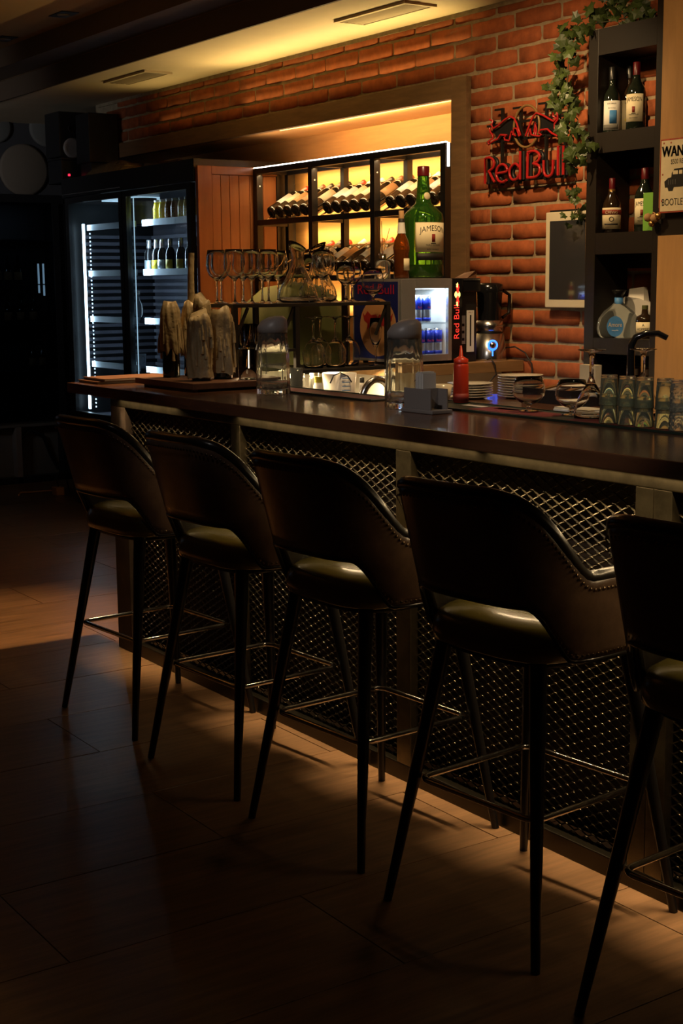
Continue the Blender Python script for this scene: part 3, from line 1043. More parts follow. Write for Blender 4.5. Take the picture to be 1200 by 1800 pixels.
# ------------------------------------------------------------------ wine rack in the niche
wr = thing('wine_rack', 'black metal wine rack with sloping rows of bottles inside the lit niche', 'rack', (-6.37, 4.42, 1.0))
PX = (-7.235, -6.655, -6.070, -5.487)
for x in PX:
    MB().box(x - 0.019, x + 0.019, 4.308, 4.346, 0.92, 2.150).build('post', 'black_metal', wr)
    MB().box(x - 0.017, x + 0.017, 4.520, 4.554, 0.92, 2.150).build('rear_post', 'black_metal', wr)
    MB().box(x - 0.012, x + 0.012, 4.346, 4.520, 2.122, 2.148).build('cross_rail', 'black_metal', wr)
    MB().box(x - 0.012, x + 0.012, 4.346, 4.520, 1.825, 1.850).build('cross_rail', 'black_metal', wr)
    for z in (2.02, 2.0):
        pass
    MB().lathe([(0, 0.003), (0.005, 0)], 8, (x + 0.019, 4.328, 2.05), Matrix.Rotation(R(90), 4, 'Y')).build('screw', 'foil_white', wr)
for (a, b) in zip(PX, PX[1:]):
    for (z0, z1) in ((2.118, 2.150), (1.828, 1.858), (1.508, 1.538)):
        MB().box(a + 0.019, b - 0.019, 4.310, 4.344, z0, z1).build('front_rail', 'black_metal', wr)
    for (z0, z1) in ((2.120, 2.148), (1.990, 2.010), (1.67, 1.69)):
        MB().box(a + 0.017, b - 0.017, 4.522, 4.550, z0, z1).build('rear_rail', 'black_metal', wr)
    for zz in (0.0, -0.32):
        for xx in (a + 0.05, b - 0.05):
            MB().bar((xx, 4.335, 1.852 + zz), (xx, 4.60, 1.852 + 0.153 + zz), 0.012, 0.006).build('slope_bar', 'steel', wr)
MB().box(PX[0] - 0.019, PX[-1] + 0.019, 4.309, 4.322, 2.151, 2.156).build('light_strip', 'led_white', wr)
MB().box(PX[-1] + 0.0192, PX[-1] + 0.0222, 4.32, 4.332, 2.04, 2.152).build('light_drop', 'led_white', wr)


def wine(label_m, foil_m, body='wine_glass_dark', lz=(0.07, 0.165), name='wine_bottle'):
    t = thing(name, 'x', 'wine bottle', (0, 0, 0), 'wine bottles lying in the niche rack')
    MB().lathe([(0, 0.012), (0.020, 0.004), (0.032, 0.0), (0.0365, 0.006), (0.037, 0.02), (0.037, 0.185), (0.033, 0.205), (0.019, 0.228), (0.0145, 0.245), (0.0142, 0.292), (0, 0.293)], 22).build('body', body, t)
    if label_m:
        MB().arc(0.0372, lz[0], lz[1], R(-90 - 78), R(-90 + 78), 14).build('label_wrap', label_m, t)
    if foil_m:
        MB().lathe([(0.0152, 0.238), (0.0150, 0.280), (0.0160, 0.282), (0.0160, 0.296), (0, 0.297)], 18).build('capsule', foil_m, t)
    return t


WK = [('label_white', 'foil_red', 'white label and red cap'), ('label_cream', 'foil_black', 'cream label and black cap'),
      ('label_tan', 'foil_brown', 'tan label and brown cap'), ('label_cream', 'foil_white', 'cream label and white cap'),
      ('label_white', 'foil_red', 'white label and red cap'), ('label_tan', 'foil_black', 'tan label and black cap'),
      (None, 'foil_brown', 'no label and brown cap'), ('label_white', 'foil_white', 'white label and white cap')]
wp = {}
bays = [('left', -7.165), ('middle', -6.585), ('right', -6.0)]
order = [[0, 1, 2, 5, 6, 1], [4, 7, 3, 1, 6, 2], [7, 3, 2, 0, 5, 7]]
TILT = (R(-60), 0, 0)


def wine_at(k, loc, label):
    key = WK[k][:2]
    if key not in wp:
        wp[key] = o = wine(*key)
    else:
        o = copy_tree(wp[key])
    o.location = loc
    o.rotation_euler = TILT
    o['label'] = label


for bi, (bn, bx) in enumerate(bays):
    for q in range(6):
        k = order[bi][q]
        wine_at(k, (bx + q * 0.0875, 4.368, 1.896), 'wine bottle %s in %s bay, upper rack row, %s' % (['first from left', 'second', 'third', 'fourth', 'fifth', 'sixth'][q], bn, WK[k][2]))
for bi, (bn, bx) in enumerate(bays):
    for q in range(6):
        if bi == 0 and q < 3:
            continue
        k = (order[bi][q] + 3) % 8 if q != 5 else 4
        wine_at(k, (bx + q * 0.0875, 4.368, 1.576), 'wine bottle %s in %s bay, lower rack row, %s' % (['first from left', 'second', 'third', 'fourth', 'fifth', 'sixth'][q], bn, WK[k][2]))

# ------------------------------------------------------------------ worktop at the far end of the bar, glass rack
WZ = 0.95
t = thing('back_cabinet', 'low white-topped cabinet closing the far end of the bar', 'cabinet', (-5.1, 3.6, 0))
MB().box(-5.298, -4.88, 2.955, 4.28, 0, 0.92).build('carcass', 'backing', t)
MB().box(-5.298, -4.84, 2.952, 4.285, 0.92, WZ).build('top', 'white_plastic', t, bev=0.003)
MB().box(-5.298, -5.285, 2.952, 4.285, WZ, 1.10).build('splash_panel', 'white_plastic', t)
t = thing('raised_shelf', 'pale wooden shelf board carrying the mini cooler and blender', 'shelf', (-5.1, 3.95, WZ))
MB().box(-5.28, -4.865, 3.60, 4.284, 1.098, 1.146).build('board', 'board_edge', t, bev=0.002)
MB().box(-5.25, -5.0, 3.62, 3.65, WZ, 1.098).build('support', 'white_plastic', t)
MB().box(-5.03, -5.0, 3.65, 4.27, WZ, 1.098).build('support', 'white_paint', t)
gr = thing('glass_rack', 'black metal two-level rack holding wine glasses and decanters', 'rack', (-5.06, 3.16, WZ))
GX0, GX1, GY0, GY1 = -5.24, -4.90, 2.808, 3.57
MB().box(GX0, GX1, GY0, GY1, 1.404, 1.418).build('top_shelf', 'black_metal', gr, bev=0.002)
MB().box(GX0, GX1, 3.115, GY1, 1.134, 1.148).build('lower_shelf', 'black_metal', gr, bev=0.002)
MB().box(GX0, GX1, GY0, 3.095, 1.225, 1.237).build('middle_shelf', 'black_metal', gr, bev=0.002)
for y in (GY0 + 0.01, 3.105, GY1 - 0.01):
    for x in (GX0 + 0.01, GX1 - 0.01):
        z0 = WZ if y > 2.96 else 1.10
        MB().box(x - 0.01, x + 0.01, y - 0.01, y + 0.01, z0, 1.404).build('leg', 'black_metal', gr)
for (ya, za, yb, zb) in ((3.02, 1.238, 3.095, 1.403), (3.50, 1.28, 3.557, 1.403), (2.83, 1.30, 2.88, 1.403)):
    MB().bar((GX1 - 0.012, ya, za), (GX1 - 0.012, yb, zb), 0.010, 0.010).build('brace', 'black_metal', gr)
MB().box(-5.05, -5.03, 3.13, 3.55, 1.128, 1.134).build('light_strip', 'led_warm', gr)

TOPZ = 1.4182
# wine glass prototypes
def glass_thing(name, label, group, prof, m='glass', n=28, cat='glass'):
    t = thing(name, label, cat, (0, 0, 0), group)
    stem = [p for p in prof]
    MB().lathe(prof, n).build('vessel', m, t)
    return t


WINE = [(0, 0), (0.036, 0), (0.0365, 0.0015), (0.012, 0.005), (0.0045, 0.014), (0.0038, 0.05), (0.0042, 0.088), (0.012, 0.098), (0.030, 0.114), (0.0405, 0.138), (0.0425, 0.158), (0.039, 0.190), (0.035, 0.214),
        (0.0342, 0.214), (0.0380, 0.190), (0.0414, 0.158), (0.0394, 0.138), (0.029, 0.1155), (0.011, 0.101), (0, 0.0995)]
GOBLET = [(0, 0), (0.032, 0), (0.032, 0.002), (0.010, 0.006), (0.006, 0.02), (0.008, 0.035), (0.005, 0.05), (0.006, 0.068), (0.020, 0.076), (0.036, 0.095), (0.040, 0.12), (0.038, 0.165), (0.0368, 0.165), (0.0386, 0.12), (0.0347, 0.097), (0.019, 0.079), (0, 0.076)]
SNIFT = [(0, 0), (0.030, 0), (0.030, 0.002), (0.008, 0.005), (0.006, 0.012), (0.008, 0.020), (0.028, 0.028), (0.047, 0.048), (0.050, 0.062), (0.046, 0.085), (0.038, 0.108), (0.0368, 0.108), (0.0446, 0.085), (0.0486, 0.062), (0.0455, 0.049), (0.027, 0.031), (0, 0.027)]
FLUTE = [(0, 0), (0.030, 0), (0.030, 0.002), (0.006, 0.006), (0.004, 0.02), (0.004, 0.07), (0.012, 0.085), (0.024, 0.115), (0.027, 0.15), (0.023, 0.20), (0.022, 0.20), (0.0258, 0.15), (0.0228, 0.117), (0.010, 0.09), (0, 0.088)]
TUMB = [(0, 0), (0.024, 0), (0.026, 0.003), (0.032, 0.098), (0.0306, 0.098), (0.0246, 0.010), (0, 0.010)]
wg = glass_thing('wine_glass', 'x', 'wine glasses on the rack top', WINE)
row = [(-5.10, 2.848, 'leftmost wine glass on the rack, its foot hidden by the candles'), (-5.185, 2.915, 'second wine glass from the left on the rack top'),
       (-4.955, 2.848, 'third wine glass from the left on the rack top'), (-5.09, 2.965, 'fourth wine glass from the left on the rack top'),
       (-4.955, 2.926, 'fifth wine glass from the left on the rack top'), (-5.09, 3.055, 'sixth wine glass from the left on the rack top'),
       (-4.955, 3.004, 'seventh wine glass from the left on the rack top'), (-5.14, 3.163, 'wine glass standing directly left of the front decanter')]
for k, (x, y, lab) in enumerate(row):
    o = wg if k == 0 else copy_tree(wg)
    o.location = (x, y, TOPZ)
    o['label'] = lab
dup(wg, (-4.955, 3.262, TOPZ), 'wine glass standing in front of the rear decanter')
dup(wg, (-5.17, 3.42, TOPZ), 'wine glass standing right behind the rear decanter')
gb = glass_thing('goblet', 'short-stemmed goblet left of the pair right of the decanters', 'goblets on the rack top', GOBLET)
gb.location = (-4.985, 3.40, TOPZ)
dup(gb, (-5.09, 3.505, TOPZ), 'short-stemmed goblet right of the pair right of the decanters')
sn = glass_thing('balloon_glass', 'round balloon glass at the right end of the rack top', 'balloon glasses', [(r * 0.95, z * 1.28) for r, z in SNIFT])
sn.location = (-4.965, 3.525, TOPZ)
fl = glass_thing('flute_glass', 'tall flute glass behind the rear decanter', 'flutes', FLUTE)
fl.location = (-5.19, 3.35, TOPZ)
dup(fl, (-4.95, 3.527, 1.1485), 'flute glass standing at the right end of the lower rack shelf')
# ribbed decanters
DEC = [(0, 0), (0.065, 0), (0.078, 0.008), (0.082, 0.025), (0.074, 0.055), (0.050, 0.10), (0.030, 0.145), (0.024, 0.18), (0.030, 0.215), (0.036, 0.232),
       (0.0345, 0.232), (0.0285, 0.215), (0.0222, 0.18), (0.028, 0.147), (0.048, 0.102), (0.072, 0.056), (0.0798, 0.026), (0.076, 0.011), (0.063, 0.005), (0, 0.005)]
t = thing('decanter', 'ribbed glass decanter with slanted lip, in front on the rack', 'decanter', (0, 0, 0), 'glass decanters')
mb = MB().lathe(DEC, 72, mod=lambda i, z: 1 + (0.022 * math.cos(i * math.pi / 2) if z > 0.05 else 0))
for v in mb.v:
    if v.z > 0.19:
        v.z += -(v.y) * 0.55 * (v.z - 0.19) / 0.042
mb.build('vessel', 'glass', t)
t.location = (-5.0, 3.172, TOPZ)
o = dup(t, (-5.13, 3.355, TOPZ), 'ribbed glass decanter standing behind the first one', (0, 0, R(180)))
# upside-down glasses on the lower shelf
UP = [(r * 1.12, z * 0.98) for r, z in WINE]
ug = glass_thing('upturned_wine_glass', 'upturned wine glass nearest the rack post on the lower shelf', 'upturned glasses on the lower rack shelf', [(r, 0.21 - z) for r, z in UP])
ug.location = (-4.985, 3.235, 1.1485)
dup(ug, (-5.10, 3.345, 1.1485), 'upturned wine glass in the back row of the lower rack shelf')
dup(ug, (-4.975, 3.338, 1.1485), 'upturned wine glass in the middle of the lower rack shelf')
dup(ug, (-5.03, 3.445, 1.1485), 'upturned wine glass right of the middle on the lower rack shelf')
tb = glass_thing('tumbler', 'leftmost water tumbler on the middle rack shelf, beside the candles', 'tumblers on the middle rack shelf', TUMB)
tb.location = (-4.955, 2.850, 1.2375)
dup(tb, (-4.955, 2.920, 1.2375), 'second water tumbler from the left on the middle rack shelf')
dup(tb, (-5.07, 2.98, 1.2375), 'third water tumbler from the left on the middle rack shelf')
dup(tb, (-4.955, 2.992, 1.2375), 'water tumbler next to the rack post, behind the far pitcher')

# things on the lit worktop
def jar_at(x, y, z, r, h, m, lidm, label, name='small_jar', cat='jar'):
    t = thing(name, label, cat, (x, y, z))
    MB().lathe([(0, 0), (r, 0), (r, h * 0.78), (r * 0.75, h * 0.86), (0, h * 0.86)], 20, (x, y, z)).build('body', m, t)
    MB().lathe([(r * 0.8, h * 0.86), (r * 0.8, h), (0, h)], 20, (x, y, z)).build('lid', lidm, t)
    return t


t = thing('measuring_jug', 'white translucent measuring jug with blue scale on the lit worktop', 'jug', (-4.95, 3.34, WZ))
MB().lathe([(0, 0), (0.058, 0), (0.072, 0.175), (0.070, 0.175), (0.056, 0.003), (0, 0.003)], 28, (-4.95, 3.34, WZ)).build('body', 'white_plastic', t)
for q in range(6):
    MB().arc(0.068 + 0.001 * q, 0.07 + q * 0.017, 0.073 + q * 0.017, R(-25), R(5), 5, (-4.95, 3.34, WZ)).build('scale_mark', 'label_blue', t)
MB().tube([(-4.885, 3.25, WZ + 0.14), (-4.89, 3.27, WZ + 0.17), (-4.885, 3.30, WZ + 0.18), (-4.88, 3.335, WZ + 0.165), (-4.875, 3.35, WZ + 0.14)], 0.003).build('handle', 'black_plastic', t)
jar_at(-4.93, 3.22, WZ, 0.020, 0.165, 'label_white', 'label_yellow', 'small white bottle with yellow cap beside the measuring jug', 'small_bottle', 'bottle')
jar_at(-5.02, 3.19, WZ, 0.022, 0.195, 'clear_bottle', 'ceramic', 'clear jar with pale lid left of the yellow-capped bottle')
jar_at(-5.02, 3.26, WZ, 0.024, 0.19, 'clear_bottle', 'ceramic', 'clear jar with pale lid right of the yellow-capped bottle')
jar_at(-4.90, 3.42, WZ, 0.012, 0.155, 'white_plastic', 'ink', 'slim white marker standing beside the measuring jug', 'marker_pen', 'pen')
t = thing('folded_cloth', 'crumpled pale cloth bag on the worktop behind the far pitcher', 'cloth', (-4.93, 3.12, WZ))
vs, fs = [], []
nx, ny = 12, 10
for a in range(nx):
    for b in range(ny):
        h = max(0.0, math.sin(math.pi * a / (nx - 1)) * math.sin(math.pi * b / (ny - 1)))
        vs.append((-5.0 + 0.13 * a / (nx - 1), 3.035 + 0.16 * b / (ny - 1), WZ + 0.001 + (0.145 * h ** 0.45 + rr.uniform(-0.008, 0.012)) * (h > 0.001)))
for a in range(nx - 1):
    for b in range(ny - 1):
        p = a * ny + b
        fs.append((p, p + ny, p + ny + 1, p + 1))
MB().add(vs, fs, True).build('cloth', 'paper', t)
MB().box(-4.99, -4.88, 3.05, 3.18, WZ, WZ + 0.02).build('fold', 'paper', t)
t = thing('pepper_shaker', 'small glass shaker on the worktop beside the rack post', 'shaker', (-4.86, 3.05, WZ))
MB().lathe([(0, 0), (0.026, 0), (0.028, 0.16), (0.026, 0.16), (0.0245, 0.004), (0, 0.004)], 20, (-4.862, 3.07, 1.0)).build('body', 'clear_bottle', t)
MB().lathe([(0, 0), (0.022, 0), (0.022, 0.05), (0, 0.05)], 18, (-4.862, 3.07, 1.006)).build('spice', 'ink_red', t)
MB().box(-4.878, -4.846, 3.054, 3.086, WZ, 1.0).build('foot', 'white_plastic', t)
bkx, bky, bkz = -4.775, 2.800, 1.1315
t = thing('ice_bucket', 'small clear ice bucket with scoop, glowing beside the candles', 'bucket', (bkx, bky, bkz))
MB().lathe([(0, 0), (0.040, 0), (0.046, 0.115), (0.0445, 0.115), (0.0385, 0.004), (0, 0.004)], 28, (bkx, bky, bkz)).build('body', 'glass', t)
MB().tube([(bkx, bky - 0.01, bkz + 0.015), (bkx + 0.018, bky + 0.018, bkz + 0.10), (bkx + 0.024, bky + 0.028, bkz + 0.135), (bkx + 0.03, bky + 0.038, bkz + 0.135), (bkx + 0.027, bky + 0.032, bkz + 0.08)], 0.004).build('scoop', 'paper', t)
t = thing('sink_faucet', 'curved grey sink faucet behind the near pitcher', 'faucet', (-4.35, 3.12, 0.9))
pts = []
for q in range(13):
    a = R(180 - q * 15)
    pts.append((-4.40, 3.14 + 0.075 * math.cos(a) + 0.075 * 0, 1.03 + 0.105 * math.sin(a)))
MB().tube([(-4.40, 3.065, 0.85)] + pts[:11], 0.013, 12).build('spout', 'steel', t)
MB().lathe([(0, 0), (0.03, 0), (0.022, 0.05), (0, 0.05)], 20, (-4.40, 3.065, 0.83)).build('base', 'steel', t)
t = thing('sink_unit', 'steel sink unit behind the counter', 'sink', (-4.4, 3.2, 0))
MB().box(-4.83, -3.95, 2.94, 3.40, 0, 0.80).build('cabinet', 'backing', t)
MB().box(-4.83, -3.95, 2.94, 3.40, 0.80, 0.83).build('worktop', 'steel', t)
t = thing('green_bag', 'large dark green bag behind the glass rack', 'bag', (-5.3, 3.4, WZ))
mb = MB().lathe([(0, 0), (0.14, 0), (0.19, 0.1), (0.20, 0.3), (0.17, 0.45), (0.10, 0.53), (0, 0.55)], 30, (0, 0, 0), mod=lambda i, z: 1 + 0.06 * math.sin(i * 1.3 + z * 9))
mb.v = [Vector((v.x * 0.75, v.y * 1.45, v.z)) + Vector((-5.46, 3.44, 0.95)) for v in mb.v]
mb.build('sack', 'green_cloth', t)
MB().tube([(-5.40, 3.36, 1.47), (-5.40, 3.40, 1.53), (-5.40, 3.46, 1.53), (-5.40, 3.50, 1.47)], 0.008).build('handle', 'green_cloth', t)
MB().box(-5.58, -5.34, 3.2, 3.68, 0, 0.952).build('stand', 'backing', t)
# ------------------------------------------------------------------ mini cooler on the raised shelf
CX0, CX1, CY0, CY1, CZ0, CZ1 = -5.245, -4.905, 3.615, 3.943, 1.146, 1.512
mc = thing('mini_cooler', 'silver mini drinks cooler with lit glass door and red lettering', 'cooler', (-5.07, 3.78, CZ0))
MB().box(CX0, CX1, CY0, CY0 + 0.02, CZ0 + 0.012, CZ1).build('side_wall', 'grey_plastic', mc)
MB().box(CX0, CX1, CY1 - 0.055, CY1, CZ0 + 0.012, CZ1).build('side_wall', 'black_plastic', mc)
MB().box(CX0, CX1, CY0 + 0.02, CY1 - 0.055, CZ1 - 0.03, CZ1).build('roof', 'grey_plastic', mc)
MB().box(CX0, CX1, CY0 + 0.02, CY1 - 0.055, CZ0 + 0.012, CZ0 + 0.035).build('floor_plate', 'grey_plastic', mc)
MB().box(CX0, CX0 + 0.02, CY0 + 0.02, CY1 - 0.055, CZ0 + 0.035, CZ1 - 0.03).build('back_wall', 'white_plastic', mc)
for (x, y) in ((-5.2, 3.65), (-4.95, 3.65), (-5.2, 3.9), (-4.95, 3.9)):
    MB().cyl((x, y, CZ0), 0.012, 0.012, 12).build('foot', 'black_plastic', mc)
MB().box(CX0 + 0.02, CX1 - 0.002, CY1 - 0.058, CY1 - 0.055, CZ0 + 0.035, CZ1 - 0.03).build('liner', 'white_plastic', mc)
MB().box(CX0 + 0.02, CX1 - 0.002, CY0 + 0.02, CY0 + 0.023, CZ0 + 0.035, CZ1 - 0.03).build('liner', 'white_plastic', mc)
DX = CX1
d = MB().box(DX, DX + 0.02, CY0, CY0 + 0.075, CZ0 + 0.014, CZ1 - 0.001).build('door', 'can_silver', mc, bev=0.002)
MB().box(DX, DX + 0.02, 3.868, 3.888, CZ0 + 0.014, CZ1 - 0.001).build('door_stile', 'can_silver', d, bev=0.002)
MB().box(DX, DX + 0.02, CY0 + 0.075, 3.868, CZ1 - 0.042, CZ1 - 0.001).build('door_rail', 'can_silver', d)
MB().box(DX, DX + 0.02, CY0 + 0.075, 3.868, CZ0 + 0.014, CZ0 + 0.042).build('door_rail', 'can_silver', d)
MB().box(DX + 0.008, DX + 0.012, CY0 + 0.075, 3.868, CZ0 + 0.042, CZ1 - 0.042).build('pane', 'pane_clear', d)
MB().box(DX - 0.02, DX - 0.012, CY0 + 0.06, 3.87, CZ1 - 0.045, CZ1 - 0.032).build('light_strip', 'led_cool', mc)
MB().box(CX0 + 0.03, DX - 0.01, CY0 + 0.022, CY1 - 0.058, 1.318, 1.324).build('shelf', 'pane_clear', mc)
s_ = MB().box(DX, DX + 0.02, 3.889, CY1, CZ0 + 0.014, CZ1 - 0.001).build('sign_strip', 'gloss_black', mc)
text('Red Bull', 0.042, (DX + 0.0207, 3.927, 1.325), (0, 0, 1), (0, -1, 0), 'logo_red', s_, 'sign_lettering', width=0.145)
# small emblem: two bulls before a sun
disc = [(0.016 * math.cos(q * math.pi / 12), 0.016 * math.sin(q * math.pi / 12)) for q in range(24)]
MB().prism(disc, (DX + 0.0207, 3.917, 1.442), (0, 1, 0), (0, 0, 1), 0.0004).build('emblem_sun', 'logo_yellow', s_)
bull = [(-0.022, 0.004), (-0.015, 0.012), (0.0, 0.011), (0.010, 0.016), (0.018, 0.010), (0.024, 0.014), (0.020, 0.004), (0.010, 0.0), (0.012, -0.008), (0.004, -0.004), (-0.006, -0.002), (-0.014, -0.010), (-0.012, -0.002)]
for sg in (1, -1):
    MB().prism([(p[1] * 0.8, sg * (p[0] * 0.9 + 0.022)) for p in bull][::sg], (DX + 0.0211, 3.915, 1.442), (0, 1, 0), (0, 0, 1), 0.0004).build('emblem_bull', 'logo_red', s_)
    MB().prism([(p[1] * 0.5 - 0.002, sg * (p[0] * 0.5 + 0.040)) for p in bull][::sg], (DX + 0.0213, 3.915, 1.442), (0, 1, 0), (0, 0, 1), 0.0004).build('emblem_flash', 'logo_yellow', s_)
sp = MB().box(CX0 + 0.01, CX1 - 0.004, CY0 - 0.001, CY0, 1.17, 1.50).build('side_print', 'print_blue', mc)
pc = [(-5.055 + 0.135 * math.cos(q * math.pi / 20), 1.305 + 0.125 * math.sin(q * math.pi / 20)) for q in range(40)]
se = MB().prism(pc, (0, CY0 - 0.0012, 0), (1, 0, 0), (0, 0, 1), 0.0003).build('side_sun', 'print_peach', sp)
for sg in (1, -1):
    MB().prism([(-5.055 + sg * (p[0] * 2.6 + 0.05), 1.32 + p[1] * 3.4) for p in bull][::sg], (0, CY0 - 0.0018, 0), (1, 0, 0), (0, 0, 1), 0.0003).build('side_bull', 'red_cloth', sp)
text('Red Bull', 0.058, (-5.07, CY0 - 0.002, 1.448), (1, 0, 0), (0, 0, 1), 'print_red', sp, 'side_lettering', width=0.27)


def can():
    t = thing('energy_drink_can', 'x', 'can', (0, 0, 0), 'cans in the mini cooler')
    r = 0.0225
    MB().lathe([(0, 0.004), (0.017, 0.001), (0.0205, 0), (r, 0.006), (r, 0.108), (0.0195, 0.116), (0.0185, 0.117), (0, 0.113)], 24).build('can_body', 'can_silver', t)
    # slanted blue field
    for (a0, z0, z1) in ((-60, 0.058, 0.107), (0, 0.058, 0.107), (60, 0.058, 0.107)):
        pass
    MB().arc(r + 0.0002, 0.055, 0.108, R(-180), R(180), 30).build('blue_field', 'can_blue', t)
    MB().arc(r + 0.0002, 0.006, 0.020, R(-180), R(180), 30).build('lower_field', 'can_blue', t)
    text_arc('Red Bull', 0.014, r + 0.0012, 0.060, R(-8), 'print_red', t, width=0.036)
    return t


c0 = can()
pos = [(-4.955, 3.715, 1.182, 'left can in the lower row of the mini cooler'), (-4.955, 3.765, 1.182, 'second can from left in the lower row of the mini cooler'),
       (-4.955, 3.815, 1.182, 'third can from left in the lower row of the mini cooler'), (-4.955, 3.860, 1.182, 'rightmost can in the lower row of the mini cooler'),
       (-4.965, 3.705, 1.3245, 'left can in the upper row of the mini cooler'), (-4.965, 3.757, 1.3245, 'middle can in the upper row of the mini cooler'),
       (-4.965, 3.805, 1.3245, 'right can in the upper row of the mini cooler'), (-5.03, 3.655, 1.182, 'can behind the left door frame of the mini cooler')]
for k, (x, y, z, lab) in enumerate(pos):
    o = c0 if k == 0 else copy_tree(c0)
    o.location = (x, y, z)
    o.rotation_euler = (0, 0, R(-15 + 9 * k))
    o['label'] = lab

# bottles on the cooler
def crest(z, r, c, parent, s=1.0, a_mid=0.0):
    """small shield-like emblem on a round label"""
    MB().arc(r, z, z + 0.045 * s, a_mid - 0.011 * s / r, a_mid + 0.011 * s / r, 4, c).build('emblem', 'ink_red', parent)
    MB().arc(r, z - 0.010 * s, z - 0.005 * s, a_mid - 0.016 * s / r, a_mid + 0.016 * s / r, 4, c).build('emblem_ribbon', 'ink', parent)


bx, by, bz = -5.02, 3.835, CZ1
t = thing('giant_whiskey_bottle', 'oversized green whiskey bottle with cream label on the mini cooler', 'bottle', (bx, by, bz))
prof = [(0, 0.01), (0.06, 0.004), (0.082, 0), (0.088, 0.01), (0.088, 0.255), (0.082, 0.278), (0.060, 0.300), (0.036, 0.322), (0.031, 0.34), (0.024, 0.44), (0.025, 0.445), (0.025, 0.452), (0, 0.452)]
MB().lathe(prof, 40, (bx, by, bz)).build('body', 'green_glass', t)
MB().lathe([(0, 0.02), (0.06, 0.014), (0.080, 0.014), (0.082, 0.06), (0, 0.06)], 30, (bx, by, bz)).build('liquid', 'liquor', t)
MB().lathe([(0.0262, 0.438), (0.0265, 0.476), (0.024, 0.479), (0, 0.479)], 24, (bx, by, bz)).build('cap', 'foil_dark_red', t)
AM = R(-8)
lw = MB().arc(0.0884, 0.112, 0.238, AM - R(52), AM + R(52), 24, (bx, by, bz)).build('label_wrap', 'label_cream', t)
MB().arc(0.0884, 0.078, 0.108, AM - R(48), AM + R(48), 24, (bx, by, bz)).build('lower_band', 'ink', t)
text_arc('JAMESON', 0.034, 0.0896, 0.192, AM, 'ink', lw, (bx, by, bz), width=0.125, arch=0.010)
crest(0.155, 0.0896, Vector((bx, by, bz)), lw, 0.75, AM)
text_arc('TRIPLE DISTILLED', 0.010, 0.0896, 0.138, AM, 'ink', lw, (bx, by, bz), width=0.07)
text_arc('IRISH WHISKEY', 0.010, 0.0896, 0.120, AM, 'ink', lw, (bx, by, bz), width=0.06)
MB().lathe([(0, 0.003), (0.014, 0.003), (0.0165, 0)], 20, (bx + 0.0295, by - 0.002, bz + 0.352), Matrix.Rotation(R(82), 4, 'Y')).build('seal', 'tin_cream', t)
bx, by = -4.955, 3.668
t = thing('amber_bottle', 'slim amber bottle with cork stopper beside the oversized green bottle', 'bottle', (bx, by, bz))
MB().lathe([(0, 0), (0.031, 0), (0.034, 0.006), (0.032, 0.10), (0.036, 0.13), (0.030, 0.16), (0.016, 0.19), (0.0125, 0.24), (0, 0.24)], 28, (bx, by, bz)).build('body', 'amber_glass', t)
MB().lathe([(0, 0.006), (0.029, 0.006), (0.030, 0.10), (0.033, 0.122), (0, 0.122)], 24, (bx, by, bz)).build('liquid', 'brown_glass', t)
MB().lathe([(0.0185, 0.190), (0.0138, 0.236), (0.0138, 0.250), (0, 0.250)], 20, (bx, by, bz)).build('neck_label', 'label_white', t)
MB().lathe([(0.0142, 0.236), (0.0142, 0.252), (0, 0.252)], 20, (bx, by, bz)).build('neck_band', 'ink', t)
MB().lathe([(0.011, 0.250), (0.011, 0.285), (0, 0.285)], 16, (bx, by, bz)).build('stopper', 'cork', t)
MB().arc(0.0345, 0.035, 0.085, R(-20), R(40), 8, (bx, by, bz)).build('label_wrap', 'label_cream', t)
bx, by = -5.13, 3.695
t = thing('reed_diffuser', 'glass reed diffuser with chrome neck and thin sticks on the cooler', 'diffuser', (bx, by, bz))
MB().lathe([(0, 0), (0.034, 0), (0.034, 0.072), (0.016, 0.082), (0.014, 0.09), (0, 0.09)], 22, (bx, by, bz)).build('body', 'clear_bottle', t)
MB().lathe([(0.0165, 0.080), (0.0165, 0.108), (0, 0.108)], 18, (bx, by, bz)).build('neck', 'chrome', t)
for (dx, dy, dz) in ((0.03, -0.055, 0.26), (0.0, -0.005, 0.25), (-0.03, 0.06, 0.22)):
    MB().tube([(bx, by, bz + 0.10), (bx + dx, by + dy, bz + dz)], 0.0016, 6).build('stick', 'foil_brown', t)

# blender, black dispenser and cords on the raised shelf
bx, by, bz = -4.965, 4.165, 1.1465
t = thing('blender', 'steel blender with glowing blue ring against the brick wall', 'blender', (bx, by, bz))
MB().lathe([(0, 0), (0.078, 0), (0.078, 0.008), (0.066, 0.12), (0, 0.12)], 36, (bx, by, bz)).build('base', 'steel', t)
MB().lathe([(0, 0.12), (0.060, 0.12), (0.060, 0.128), (0, 0.128)], 32, (bx, by, bz)).build('seam_ring', 'black_plastic', t)
MB().lathe([(0, 0.128), (0.062, 0.128), (0.062, 0.178), (0, 0.178)], 32, (bx, by, bz)).build('collar', 'steel', t)
MB().lathe([(0.052, 0.178), (0.060, 0.30), (0.064, 0.335), (0.040, 0.345), (0, 0.345)], 28, (bx, by, bz), mod=lambda i, z: 1 + 0.03 * math.cos(i * math.pi / 3.5)).build('jug', 'gloss_black', t)
MB().tube([(bx + 0.02, by + 0.06, bz + 0.19), (bx + 0.02, by + 0.10, bz + 0.21), (bx + 0.02, by + 0.10, bz + 0.29), (bx + 0.02, by + 0.062, bz + 0.31)], 0.008).build('handle', 'gloss_black', t)
ry = by - 0.004
mxr = Matrix.Rotation(R(-28), 4, 'Z') @ Matrix.Rotation(R(86), 4, 'Y')
rc = Vector((bx, by, bz + 0.070)) + Matrix.Rotation(R(-28), 3, 'Z') @ Vector((0.0735, 0, 0))
